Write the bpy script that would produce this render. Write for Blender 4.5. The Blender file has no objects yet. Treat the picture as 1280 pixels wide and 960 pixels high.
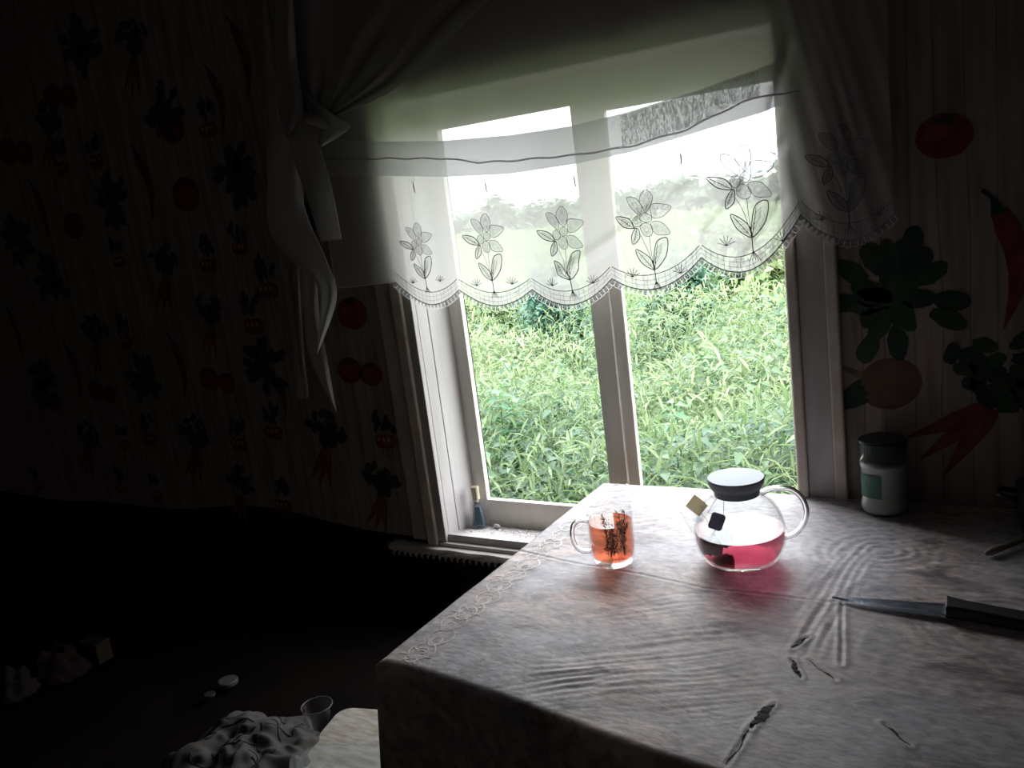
import bpy, bmesh, math, random
import numpy as np
from mathutils import Vector, Matrix, noise
random.seed(7); rng = np.random.default_rng(7)
PI = math.pi
S = bpy.context.scene
COL = S.collection

# ------------------------------------------------------------------ camera
F = 1090.0
R = np.array([[0.8552, -0.0007, -0.5183], [0.5033, -0.2377, 0.8308], [-0.1238, -0.9713, -0.2030]])
CAM = np.array([0.0, 0.0, 1.40])
cd = bpy.data.cameras.new('camera'); cam = bpy.data.objects.new('camera', cd); COL.objects.link(cam)
cd.sensor_width = 36; cd.lens = F/1280*36; cd.clip_start = 0.02; cd.clip_end = 400
_x = Vector(R[:, 0]).normalized(); _z = -Vector(R[:, 2]).normalized(); _y = _z.cross(_x).normalized(); _x = _y.cross(_z)
cam.matrix_world = Matrix(((_x.x, _y.x, _z.x, 0), (_x.y, _y.y, _z.y, 0), (_x.z, _y.z, _z.z, 1.40), (0, 0, 0, 1)))
S.camera = cam
S.view_settings.view_transform = 'Standard'; S.view_settings.look = 'None'
S.view_settings.exposure = 0.5; S.view_settings.gamma = 1.0; S.view_settings.use_curve_mapping = False

# ------------------------------------------------------------------ sky (bright overcast)
SKY_H, SKY_Z = 4.6, 9.5     # overcast: zenith about twice the horizon
w = bpy.data.worlds.new('sky'); S.world = w; w.use_nodes = True
nt = w.node_tree; nt.nodes.clear()
tc = nt.nodes.new('ShaderNodeTexCoord'); mp = nt.nodes.new('ShaderNodeMapping'); mp.inputs['Scale'].default_value = (1, 1, 2.5)
nz = nt.nodes.new('ShaderNodeTexNoise'); nz.inputs['Scale'].default_value = 1.6; nz.inputs['Detail'].default_value = 4
cr = nt.nodes.new('ShaderNodeValToRGB')
cr.color_ramp.elements[0].position = .3; cr.color_ramp.elements[0].color = (.80, .87, .97, 1)
cr.color_ramp.elements[1].position = .7; cr.color_ramp.elements[1].color = (1, 1, 1, 1)
bg = nt.nodes.new('ShaderNodeBackground'); wo = nt.nodes.new('ShaderNodeOutputWorld')
L = nt.links.new
L(tc.outputs['Generated'], mp.inputs[0]); L(mp.outputs[0], nz.inputs[0]); L(nz.outputs[0], cr.inputs[0]); L(cr.outputs[0], bg.inputs[0]); L(bg.outputs[0], wo.inputs[0])
_s = nt.nodes.new('ShaderNodeSeparateXYZ'); L(tc.outputs['Generated'], _s.inputs[0])
_r = nt.nodes.new('ShaderNodeMapRange'); _r.inputs['From Min'].default_value = 0; _r.inputs['From Max'].default_value = 1
_r.inputs['To Min'].default_value = SKY_H; _r.inputs['To Max'].default_value = SKY_Z; L(_s.outputs[2], _r.inputs[0]); L(_r.outputs[0], bg.inputs['Strength'])
# portal in the window opening (guides sky sampling, gives no light of its own)
pl = bpy.data.lights.new('window_portal', 'AREA'); pl.shape = 'RECTANGLE'; pl.size = .86; pl.size_y = 1.03
pl.cycles.is_portal = True
po = bpy.data.objects.new('window_portal', pl); COL.objects.link(po); po.location = (-.83, 1.845, 1.13); po.rotation_euler = (-PI/2, 0, 0)

# ------------------------------------------------------------------ helpers
def at(u, v, Y):
    r = R @ np.array([u-640, v-480, F]); s = Y/r[1]; return np.array([r[0]*s, Y, CAM[2]+r[2]*s])
def atz(u, v, z):
    r = R @ np.array([u-640, v-480, F]); s = (z-CAM[2])/r[2]; return np.array([r[0]*s, r[1]*s, z])

def mat(name, color=(.5, .5, .5), rough=.6, metal=0., spec=.5, trans=0., ior=1.45, noise_=None, bump=None, attr=None, alpha=None, sheen=0):
    """noise_=(scale, color2, detail, stretch)   bump=(scale, strength, stretch)"""
    m = bpy.data.materials.new(name); m.use_nodes = True; nt = m.node_tree; L = nt.links.new
    b = nt.nodes['Principled BSDF']
    b.inputs['Base Color'].default_value = (*color, 1); b.inputs['Roughness'].default_value = rough
    b.inputs['Metallic'].default_value = metal; b.inputs['Specular IOR Level'].default_value = spec
    b.inputs['Transmission Weight'].default_value = trans; b.inputs['IOR'].default_value = ior
    tc = nt.nodes.new('ShaderNodeTexCoord')
    src = None
    if attr:
        a = nt.nodes.new('ShaderNodeVertexColor'); a.layer_name = attr; src = a.outputs[0]
    if noise_:
        mp = nt.nodes.new('ShaderNodeMapping'); mp.inputs['Scale'].default_value = noise_[3]
        n = nt.nodes.new('ShaderNodeTexNoise'); n.inputs['Scale'].default_value = noise_[0]; n.inputs['Detail'].default_value = noise_[2]
        L(tc.outputs['Object'], mp.inputs[0]); L(mp.outputs[0], n.inputs['Vector'])
        r = nt.nodes.new('ShaderNodeValToRGB'); r.color_ramp.elements[0].position = .38; r.color_ramp.elements[1].position = .62
        r.color_ramp.elements[0].color = (*color, 1); r.color_ramp.elements[1].color = (*noise_[1], 1)
        L(n.outputs[0], r.inputs[0])
        if src:
            mx = nt.nodes.new('ShaderNodeMix'); mx.data_type = 'RGBA'; mx.blend_type = 'MULTIPLY'; mx.inputs[0].default_value = 1
            L(src, mx.inputs[6]); L(r.outputs[0], mx.inputs[7]); src = mx.outputs[2]
        else: src = r.outputs[0]
    if src: L(src, b.inputs['Base Color'])
    if bump:
        mp2 = nt.nodes.new('ShaderNodeMapping'); mp2.inputs['Scale'].default_value = bump[2]
        n2 = nt.nodes.new('ShaderNodeTexNoise'); n2.inputs['Scale'].default_value = bump[0]; n2.inputs['Detail'].default_value = 5
        bp = nt.nodes.new('ShaderNodeBump'); bp.inputs['Strength'].default_value = bump[1]; bp.inputs['Distance'].default_value = .002
        L(tc.outputs['Object'], mp2.inputs[0]); L(mp2.outputs[0], n2.inputs['Vector']); L(n2.outputs[0], bp.inputs['Height']); L(bp.outputs[0], b.inputs['Normal'])
    return m

def glass_mat(name, tint=(1, 1, 1), dirt_haze=.0, rough=0., ior=1.45, dirt_haze_col=(.8, .85, .8)):
    m = bpy.data.materials.new(name); m.use_nodes = True; nt = m.node_tree; L = nt.links.new; nt.nodes.clear()
    out = nt.nodes.new('ShaderNodeOutputMaterial')
    t = nt.nodes.new('ShaderNodeBsdfTransparent'); t.inputs[0].default_value = (*tint, 1)
    g = nt.nodes.new('ShaderNodeBsdfGlossy'); g.inputs['Roughness'].default_value = rough
    fr = nt.nodes.new('ShaderNodeFresnel'); ge = nt.nodes.new('ShaderNodeNewGeometry')      # same thin-wall reflectance from both sides
    mr0 = nt.nodes.new('ShaderNodeMapRange'); mr0.inputs['To Min'].default_value = ior; mr0.inputs['To Max'].default_value = 1/ior
    L(ge.outputs['Backfacing'], mr0.inputs[0]); L(mr0.outputs[0], fr.inputs[0])
    mx = nt.nodes.new('ShaderNodeMixShader'); L(fr.outputs[0], mx.inputs[0]); L(t.outputs[0], mx.inputs[1]); L(g.outputs[0], mx.inputs[2])
    last = mx.outputs[0]
    if dirt_haze > 0:
        d = nt.nodes.new('ShaderNodeBsdfTranslucent'); d.inputs[0].default_value = (*dirt_haze_col, 1)
        tcx = nt.nodes.new('ShaderNodeTexCoord'); n = nt.nodes.new('ShaderNodeTexNoise'); n.inputs['Scale'].default_value = 9; n.inputs['Detail'].default_value = 6
        L(tcx.outputs['Object'], n.inputs['Vector'])
        mr = nt.nodes.new('ShaderNodeMapRange'); mr.inputs['From Min'].default_value = .3; mr.inputs['From Max'].default_value = .7
        mr.inputs['To Min'].default_value = dirt_haze*.7; mr.inputs['To Max'].default_value = dirt_haze*1.3
        L(n.outputs[0], mr.inputs[0])
        m2 = nt.nodes.new('ShaderNodeMixShader'); L(mr.outputs[0], m2.inputs[0]); L(last, m2.inputs[1]); L(d.outputs[0], m2.inputs[2]); last = m2.outputs[0]
    L(last, out.inputs[0]); return m

def sheer_mat(name, color, opacity, transl=.6, edge=.35, weave=0., pattern=None):
    m = bpy.data.materials.new(name); m.use_nodes = True; nt = m.node_tree; L = nt.links.new; nt.nodes.clear()
    out = nt.nodes.new('ShaderNodeOutputMaterial')
    t = nt.nodes.new('ShaderNodeBsdfTransparent')
    d = nt.nodes.new('ShaderNodeBsdfDiffuse'); d.inputs[0].default_value = (*color, 1)
    tr = nt.nodes.new('ShaderNodeBsdfTranslucent'); tr.inputs[0].default_value = (*color, 1)
    m1 = nt.nodes.new('ShaderNodeMixShader'); m1.inputs[0].default_value = transl; L(d.outputs[0], m1.inputs[1]); L(tr.outputs[0], m1.inputs[2])
    lw = nt.nodes.new('ShaderNodeLayerWeight'); lw.inputs[0].default_value = .35
    ma = nt.nodes.new('ShaderNodeMath'); ma.operation = 'MULTIPLY_ADD'; ma.inputs[1].default_value = edge; ma.inputs[2].default_value = opacity; ma.use_clamp = True
    L(lw.outputs['Facing'], ma.inputs[0]); last = ma.outputs[0]
    if pattern:
        tcx = nt.nodes.new('ShaderNodeTexCoord'); mp = nt.nodes.new('ShaderNodeMapping'); mp.inputs['Scale'].default_value = pattern[1]
        n = nt.nodes.new('ShaderNodeTexNoise'); n.inputs['Scale'].default_value = pattern[0]; n.inputs['Detail'].default_value = 3; n.inputs['Distortion'].default_value = 1.5
        L(tcx.outputs['Object'], mp.inputs[0]); L(mp.outputs[0], n.inputs['Vector'])
        mr = nt.nodes.new('ShaderNodeMapRange'); mr.inputs['From Min'].default_value = .42; mr.inputs['From Max'].default_value = .58
        mr.inputs['To Min'].default_value = -pattern[2]; mr.inputs['To Max'].default_value = pattern[2]; L(n.outputs[0], mr.inputs[0])
        ad = nt.nodes.new('ShaderNodeMath'); ad.operation = 'ADD'; ad.use_clamp = True; L(last, ad.inputs[0]); L(mr.outputs[0], ad.inputs[1]); last = ad.outputs[0]
    mx = nt.nodes.new('ShaderNodeMixShader'); L(last, mx.inputs[0]); L(t.outputs[0], mx.inputs[1]); L(m1.outputs[0], mx.inputs[2]); L(mx.outputs[0], out.inputs[0])
    return m

class MB:
    """collects geometry for ONE mesh"""
    def __init__(s): s.v = []; s.f = []; s.c = []
    def add(s, vs, fs, col=None):
        o = len(s.v); s.v += [tuple(map(float, p)) for p in vs]; s.f += [tuple(i+o for i in f) for f in fs]
        s.c += [col]*len(fs); return s
    def box(s, a, b, col=None, rot=None, piv=None):
        (x0, y0, z0), (x1, y1, z1) = a, b
        vs = [(x0, y0, z0), (x1, y0, z0), (x1, y1, z0), (x0, y1, z0), (x0, y0, z1), (x1, y0, z1), (x1, y1, z1), (x0, y1, z1)]
        if rot is not None:
            p = Vector(piv); vs = [tuple(rot @ (Vector(q)-p)+p) for q in vs]
        return s.add(vs, [(0, 3, 2, 1), (4, 5, 6, 7), (0, 1, 5, 4), (1, 2, 6, 5), (2, 3, 7, 6), (3, 0, 4, 7)], col)
    def tube(s, pts, rad, n=8, col=None, closed=False, flat=1.0, cap=True):
        pts = [Vector(p) for p in pts]; N = len(pts)
        rads = rad if hasattr(rad, '__len__') else [rad]*N
        vs = []; up = None
        for i, p in enumerate(pts):
            if closed: t = pts[(i+1) % N]-pts[i-1]
            else: t = pts[min(i+1, N-1)]-pts[max(i-1, 0)]
            t.normalize()
            if up is None:
                up = Vector((0, 0, 1)) if abs(t.z) < .9 else Vector((1, 0, 0))
            a = t.cross(up)
            if a.length < 1e-6: a = t.orthogonal()
            a.normalize(); b = a.cross(t).normalized(); up = b
            for k in range(n):
                th = 2*PI*k/n; vs.append(p+a*math.cos(th)*rads[i]+b*math.sin(th)*rads[i]*flat)
        fs = []
        M = N if closed else N-1
        for i in range(M):
            j = (i+1) % N
            for k in range(n):
                fs.append((i*n+k, i*n+(k+1) % n, j*n+(k+1) % n, j*n+k))
        if cap and not closed:
            fs.append(tuple(range(n-1, -1, -1))); fs.append(tuple((N-1)*n+k for k in range(n)))
        return s.add(vs, fs, col)
    def lathe(s, prof, c=(0, 0, 0), n=48, col=None, M=None):
        vs = []; fs = []; idx = []
        for r, z in prof:
            if r < 1e-6: idx.append([len(vs)]); vs.append((0, 0, z))
            else:
                idx.append(list(range(len(vs), len(vs)+n)))
                vs += [(r*math.cos(2*PI*k/n), r*math.sin(2*PI*k/n), z) for k in range(n)]
        for a, b in zip(idx[:-1], idx[1:]):
            if len(a) == 1 and len(b) == 1: continue
            for k in range(n):
                k2 = (k+1) % n
                if len(a) == 1: fs.append((a[0], b[k2], b[k]))
                elif len(b) == 1: fs.append((a[k], a[k2], b[0]))
                else: fs.append((a[k], a[k2], b[k2], b[k]))
        if M is not None: vs = [tuple(M @ Vector(p)) for p in vs]
        vs = [(p[0]+c[0], p[1]+c[1], p[2]+c[2]) for p in vs]
        return s.add(vs, fs, col)
    def grid(s, P, col=None, mask=None):
        nu, nv = P.shape[:2]; vs = P.reshape(-1, 3).tolist(); fs = []
        for i in range(nu-1):
            for j in range(nv-1): fs.append((i*nv+j, (i+1)*nv+j, (i+1)*nv+j+1, i*nv+j+1))
        return s.add(vs, fs, col)
    def build(s, name, m, parent=None, smooth=False, bevel=0, loc=None, kind=None, label=None):
        me = bpy.data.meshes.new(name); me.from_pydata(s.v, [], s.f)
        if any(c is not None for c in s.c):
            ca = me.color_attributes.new('tint', 'FLOAT_COLOR', 'CORNER')
            arr = []
            for poly, c in zip(me.polygons, s.c): arr += [(*(c or (1, 1, 1)), 1.)]*poly.loop_total
            ca.data.foreach_set('color', np.array(arr, np.float32).ravel())
        if smooth: me.polygons.foreach_set('use_smooth', [True]*len(me.polygons))
        me.materials.append(m); me.update()
        o = bpy.data.objects.new(name, me); COL.objects.link(o)
        if parent: o.parent = parent; o.matrix_parent_inverse = Matrix.Translation(-Vector(parent_loc(parent)))
        if bevel:
            b = o.modifiers.new('b', 'BEVEL'); b.width = bevel; b.segments = 2; b.limit_method = 'ANGLE'
        if kind: o['kind'] = kind
        if label: o['label'] = label
        return o
def parent_loc(p):
    t = Vector((0, 0, 0))
    while p is not None: t += Vector(p.location); p = p.parent
    return t
def thing(name, label, cat, loc, group=None, kind=None):
    o = bpy.data.objects.new(name, None); COL.objects.link(o); o.location = loc; o.empty_display_size = .05
    if kind: o['kind'] = kind
    else:
        o['label'] = label; o['category'] = cat
        if group: o['group'] = group
    return o
def tag(o, label, cat, group=None, kind=None):
    o['label'] = label; o['category'] = cat
    if group: o['group'] = group
    if kind: o['kind'] = kind
    return o
def catmull(P, n=8, closed=False):
    P = [np.array(p, float) for p in P]; N = len(P); out = []
    rng_ = range(N if closed else N-1)
    for i in rng_:
        p0 = P[i-1] if (closed or i > 0) else P[0]; p1 = P[i]; p2 = P[(i+1) % N]
        p3 = P[(i+2) % N] if (closed or i+2 < N) else P[-1]
        for k in range(n):
            t = k/n
            out.append(.5*((2*p1)+(-p0+p2)*t+(2*p0-5*p1+4*p2-p3)*t*t+(-p0+3*p1-3*p2+p3)*t**3))
    if not closed: out.append(P[-1])
    return out
def sm(a, b, x): t = np.clip((x-a)/(b-a), 0, 1); return t*t*(3-2*t)
_T = rng.random((64, 64))
def vn(x, y):
    x = np.asarray(x, float); y = np.asarray(y, float); xi = np.floor(x).astype(int); yi = np.floor(y).astype(int); fx = x-xi; fy = y-yi
    fx = fx*fx*(3-2*fx); fy = fy*fy*(3-2*fy); g = lambda i, j: _T[i % 64, j % 64]
    return (g(xi, yi)*(1-fx)+g(xi+1, yi)*fx)*(1-fy)+(g(xi, yi+1)*(1-fx)+g(xi+1, yi+1)*fx)*fy-.5

# ------------------------------------------------------------------ the room
WY = 1.635      # inner face of the window wall
OX0, OX1, OZ0, OZ1 = -1.258, -.398, .618, 1.645   # opening
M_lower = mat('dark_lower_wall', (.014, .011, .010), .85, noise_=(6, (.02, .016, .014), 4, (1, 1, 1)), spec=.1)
M_dark = mat('whitewashed_plaster', (.56, .52, .49), .9, noise_=(3, (.62, .58, .55), 4, (1, 1, 1)))
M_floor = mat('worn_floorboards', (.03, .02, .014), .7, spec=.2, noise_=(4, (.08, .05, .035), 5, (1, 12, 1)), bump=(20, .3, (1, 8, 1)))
RX0, RX1, RY0, RZ1 = -4.0, 1.7, -2.3, 2.3
def struct(name, mb, m, **k): return mb.build(name, m, kind='structure', **k)
mb = MB()
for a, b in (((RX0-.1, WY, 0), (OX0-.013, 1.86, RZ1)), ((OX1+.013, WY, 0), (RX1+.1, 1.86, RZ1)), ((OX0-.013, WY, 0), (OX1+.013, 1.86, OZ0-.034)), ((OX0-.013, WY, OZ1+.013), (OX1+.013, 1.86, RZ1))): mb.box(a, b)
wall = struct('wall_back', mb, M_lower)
struct('wall_left', MB().box((RX0-.1, RY0, 0), (RX0, WY, RZ1)), M_dark)
struct('wall_right', MB().box((RX1, RY0, 0), (RX1+.1, WY, RZ1)), M_dark)
struct('wall_front', MB().box((RX0-.1, RY0-.1, 0), (RX1+.1, RY0, RZ1)), M_dark)
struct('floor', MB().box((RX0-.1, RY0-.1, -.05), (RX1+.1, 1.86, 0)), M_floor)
struct('ceiling', MB().box((RX0-.1, RY0-.1, RZ1), (RX1+.1, 1.86, RZ1+.05)), M_dark)

# wallpaper: sheet with printed boards and printed vegetables
def wallpaper_mat():
    m = bpy.data.materials.new('wallpaper_with_printed_boards'); m.use_nodes = True; nt = m.node_tree; L = nt.links.new
    b = nt.nodes['Principled BSDF']; b.inputs['Roughness'].default_value = .75; b.inputs['Specular IOR Level'].default_value = .3
    tc = nt.nodes.new('ShaderNodeTexCoord'); sx = nt.nodes.new('ShaderNodeSeparateXYZ'); L(tc.outputs['Object'], sx.inputs[0])
    nzz = nt.nodes.new('ShaderNodeTexNoise'); nzz.inputs['Scale'].default_value = 3; mp = nt.nodes.new('ShaderNodeMapping'); mp.inputs['Scale'].default_value = (6, 1, .6)
    L(tc.outputs['Object'], mp.inputs[0]); L(mp.outputs[0], nzz.inputs['Vector'])
    a = nt.nodes.new('ShaderNodeMath'); a.operation = 'MULTIPLY_ADD'; a.inputs[1].default_value = 11.5; L(sx.outputs[0], a.inputs[0])
    sc = nt.nodes.new('ShaderNodeMath'); sc.operation = 'MULTIPLY'; sc.inputs[1].default_value = .35; L(nzz.outputs[0], sc.inputs[0]); L(sc.outputs[0], a.inputs[2])
    fr = nt.nodes.new('ShaderNodeMath'); fr.operation = 'FRACT'; L(a.outputs[0], fr.inputs[0])
    r = nt.nodes.new('ShaderNodeValToRGB'); e = r.color_ramp.elements
    e[0].position = 0; e[0].color = (.14, .11, .10, 1); e[1].position = .05; e[1].color = (.30, .245, .225, 1)
    for p_, c in ((.45, (.32, .265, .245)), (.47, (.17, .14, .13)), (.50, (.31, .255, .235)), (.93, (.275, .225, .21))):
        q = e.new(p_); q.color = (*c, 1)
    L(fr.outputs[0], r.inputs[0])
    n2 = nt.nodes.new('ShaderNodeTexNoise'); n2.inputs['Scale'].default_value = 10; n2.inputs['Detail'].default_value = 6; mp2 = nt.nodes.new('ShaderNodeMapping'); mp2.inputs['Scale'].default_value = (6, 1, .5)
    L(tc.outputs['Object'], mp2.inputs[0]); L(mp2.outputs[0], n2.inputs['Vector'])
    r2 = nt.nodes.new('ShaderNodeValToRGB'); r2.color_ramp.elements[0].position = .3; r2.color_ramp.elements[0].color = (.66, .62, .60, 1); r2.color_ramp.elements[1].position = .6; r2.color_ramp.elements[1].color = (1, 1, 1, 1)
    L(n2.outputs[0], r2.inputs[0])
    mx = nt.nodes.new('ShaderNodeMix'); mx.data_type = 'RGBA'; mx.blend_type = 'MULTIPLY'; mx.inputs[0].default_value = 1; L(r.outputs[0], mx.inputs[6]); L(r2.outputs[0], mx.inputs[7])
    L(mx.outputs[2], b.inputs['Base Color']); return m
M_paper = wallpaper_mat()
def paper_sheet(x0, x1, zb, z1, nx, nz):
    xs = np.linspace(x0, x1, nx); P = np.zeros((nx, nz, 3))
    for i, x in enumerate(xs):
        b = zb(x); zz = np.linspace(b, z1, nz); P[i, :, 0] = x; P[i, :, 1] = WY-.004; P[i, :, 2] = zz
    mb.grid(P)
mb = MB()
zb_left = lambda x: .592+.042*math.exp(-((x+1.9)/.42)**2)+.006*math.sin(x*9)
paper_sheet(RX0, -1.36, zb_left, RZ1, 90, 3)
paper_sheet(-.308, RX1, lambda x: .6, RZ1, 3, 3)
paper_sheet(-1.36, -.308, lambda x: 1.668, RZ1, 3, 3)
paper = mb.build('wallpaper', M_paper, wall)
M_print = mat('vegetable_print_ink', (.6, .6, .6), .75, attr='tint', spec=.3, noise_=(30, (.85, .85, .85), 4, (1, 1, 1)))

pr = MB(); layer = [0]
def ply(pts, col):
    layer[0] = (layer[0]+1) % 9
    y = WY-.0045-.00012*layer[0]
    pts = [(p[0], y, p[1]) for p in pts]
    pr.add(pts, [tuple(range(len(pts)))], col)
def ell(cx, cz, a, b, rot=0, n=14, wob=0):
    o = []
    for k in range(n):
        t = 2*PI*k/n; rr = 1+wob*random.uniform(-1, 1); x = a*math.cos(t)*rr; z = b*math.sin(t)*rr
        o.append((cx+x*math.cos(rot)-z*math.sin(rot), cz+x*math.sin(rot)+z*math.cos(rot)))
    return o
RED = (.24, .045, .04); RED2 = (.28, .065, .055); ORG = (.25, .08, .055); ORG2 = (.28, .11, .075); GRN = (.03, .06, .035); GRN2 = (.045, .08, .045); PNK = (.24, .08, .08)
def strip(pts, ws, col):
    Lp = []; Rp = []
    for i, p in enumerate(pts):
        a = np.array(pts[min(i+1, len(pts)-1)])-np.array(pts[max(i-1, 0)]); a = a/np.linalg.norm(a); nn = np.array([-a[1], a[0]])
        Lp.append(tuple(np.array(p)+nn*ws[i])); Rp.append(tuple(np.array(p)-nn*ws[i]))
    for i in range(len(pts)-1): ply([Lp[i], Lp[i+1], Rp[i+1], Rp[i]], col); layer[0] -= 1
    layer[0] += 1
def carrots(x, z, s, lean=-.35):
    for k, a in enumerate((-.42, -.12, .2)):
        d = np.array([math.sin(lean+a), -math.cos(lean+a)]); p0 = np.array([x, z])
        pts = [p0+d*s*t for t in (0, .15, .4, .7, 1.)]; layer[0] = k*2
        strip(pts, [s*.08, s*.125, s*.105, s*.06, .001], (ORG, RED2, ORG)[k]); layer[0] = k*2+1
        strip([p0+d*s*t+np.array([s*.02, 0]) for t in (.15, .4, .7)], [s*.02, s*.02, s*.006], ORG2)
    for k in range(36):
        a = random.uniform(-1.1, 1.1)-lean*.5; r = s*random.uniform(.1, .85); layer[0] = k % 8
        ply(ell(x+math.sin(a)*r*.8, z+math.cos(a)*r, s*.13, s*.085, random.random()*3, 14, .14), random.choice((GRN, GRN, GRN2)))
def leafy(x, z, s):
    for k in range(34):
        a = random.uniform(0, 2*PI); r = s*random.uniform(.05, .62); layer[0] = k % 8
        ply(ell(x+math.cos(a)*r, z+math.sin(a)*r, s*.19, s*.105, a, 14, .10), random.choice((GRN, GRN2, (.04, .085, .035))))
    layer[0] = 8; ply(ell(x, z+s*.1, s*.08, s*.05, 0, 9), (.35, .2, .08))
def chili(x, z, s, flip=1):
    pts = [(x+flip*s*(.12*math.sin(t*3.2)+.05*t), z+s*(.5-t)) for t in (0, .15, .35, .55, .75, .92, 1.05)]
    layer[0] = 1; strip(pts, [s*.07, s*.10, s*.095, s*.08, s*.055, s*.03, .001], RED)
    layer[0] = 2; strip([(p[0]+s*.03, p[1]) for p in pts[1:5]], [s*.015, s*.02, s*.02, s*.01], RED2)
    layer[0] = 3; strip([(pts[0][0], pts[0][1]-s*.03), (pts[0][0]-flip*s*.05, pts[0][1]+s*.12), (pts[0][0]-flip*s*.13, pts[0][1]+s*.2)], [s*.07, s*.02, s*.02], GRN)
def tomato(x, z, s):
    layer[0] = 1; ply(ell(x, z, s*.5, s*.42, 0, 18, .02), RED); layer[0] = 2; ply(ell(x-s*.12, z+s*.08, s*.22, s*.16, .3, 12), RED2)
    for k in range(5):
        a = PI/2+k*2*PI/5; layer[0] = 3+k % 2; strip([(x, z+s*.3), (x+math.cos(a)*s*.25, z+s*.3+math.sin(a)*s*.12)], [s*.05, .001], GRN)
def tomatoes(x, z, s): tomato(x-s*.42, z+s*.05, s); layer[0] = 5; tomato(x+s*.42, z-s*.08, s*.9)
def radish(x, z, s):
    for k in range(3):
        a = -.5+k*.5; layer[0] = k; cx, cz = x+math.sin(a)*s*.35, z-s*.15-math.cos(a)*s*.12
        ply(ell(cx, cz, s*.19, s*.2, 0, 14), PNK if k != 1 else RED); layer[0] = k+1
        ply(ell(cx-s*.05, cz+s*.05, s*.06, s*.06, 0, 8), (.6, .3, .28))
        strip([(cx, cz-s*.18), (cx+s*.05, cz-s*.42)], [s*.02, .001], PNK)
    for k in range(7):
        layer[0] = k; ply(ell(x+random.uniform(-.3, .3)*s, z+s*random.uniform(.1, .5), s*.09, s*.2, random.uniform(-.6, .6), 10, .15), random.choice((GRN, GRN2)))
def onion(x, z, s):
    layer[0] = 1; ply(ell(x, z, s*.42, s*.36, .3, 18, .02), (.17, .09, .065)); layer[0] = 2; ply(ell(x+s*.05, z, s*.2, s*.3, .3, 12), (.19, .105, .075))
    layer[0] = 3; strip([(x-s*.35, z+s*.1), (x-s*.7, z+s*.3), (x-s*1.05, z+s*.25)], [s*.05, s*.02, .001], (.2, .15, .08))
    for k in range(4): layer[0] = 3+k; ply(ell(x-s*.55, z-s*.3+k*s*.05, s*.3, s*.07, .25+.2*k, 10), GRN)
WP = [(carrots, 205, 345, .115), (carrots, 243, 560, .12), (carrots, 405, 560, .12), (carrots, 475, 620, .105), (carrots, 300, 618, .10), (carrots, 118, 430, .11), (carrots, 262, 405, .10),
      (carrots, 165, 70, .11), (carrots, 60, 170, .11), (carrots, 505, 480, .08), (carrots, 108, 560, .11),
      (tomatoes, 272, 476, .075), (tomatoes, 450, 465, .075), (tomato, 232, 243, .10), (tomato, 92, 282, .09), (tomatoes, 128, 490, .075), (tomato, 440, 392, .09), (tomatoes, 75, 120, .08), (tomato, 215, 160, .09), (tomatoes, 20, 190, .09), (tomatoes, 60, 500, .08),
      (chili, 180, 235, .16), (chili, 222, 462, .15), (chili, 50, 270, .15), (chili, 92, 470, .15), (chili, 300, 80, .15), (chili, 18, 420, .15), (chili, 350, 500, .10), (chili, 270, 130, .13),
      (leafy, 295, 215, .12), (leafy, 332, 460, .11), (leafy, 65, 350, .12), (leafy, 180, 473, .11), (leafy, 140, 250, .11), (leafy, 205, 140, .10), (leafy, 20, 300, .12), (leafy, 100, 55, .12), (leafy, 55, 480, .11), (leafy, 400, 260, .1),
      (radish, 332, 350, .10), (radish, 315, 395, .10), (radish, 155, 418, .09), (radish, 185, 540, .09), (radish, 153, 548, .07), (radish, 297, 545, .09), (radish, 340, 530, .09), (radish, 480, 540, .09), (radish, 352, 622, .09), (radish, 150, 602, .08), (radish, 258, 320, .09), (radish, 298, 300, .08), (radish, 146, 318, .08), (radish, 195, 612, .08), (radish, 75, 200, .09), (radish, 118, 190, .09), (radish, 258, 150, .09), (radish, 45, 600, .08),
      (leafy, 1118, 372, .15), (chili, 1250, 335, .17), (onion, 1112, 480, .12), (carrots, 1232, 510, .15), (tomato, 1180, 170, .08)]
for fn, u, v, s in WP:
    q = at(u, v, WY-.005)
    if fn is carrots: fn(q[0]+.01, q[2], s, -.75 if u > 1000 else -.3)
    else: fn(q[0], q[2], s*1.08)
for k in range(14):     # the pattern goes on to the right of the frame
    (carrots, leafy, radish, tomatoes, chili)[k % 5](.25+(k*0.37) % 1.3, .75+(k*.53) % 1.4, .12)
pr.build('vegetable_print', M_print, wall, kind=None)
M_caulk = mat('torn_paper_edge', (.5, .45, .4), .8)
# torn seam of wallpaper beside the casing
q0, q1 = at(480, 398, WY), at(514, 655, WY)
MB().tube([(q0[0]+(q1[0]-q0[0])*t+.0015*math.sin(t*23), WY-.006, q0[2]+(q1[2]-q0[2])*t) for t in np.linspace(0, 1, 24)], .0012, 5).build('paper_seam', M_caulk, wall)

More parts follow.
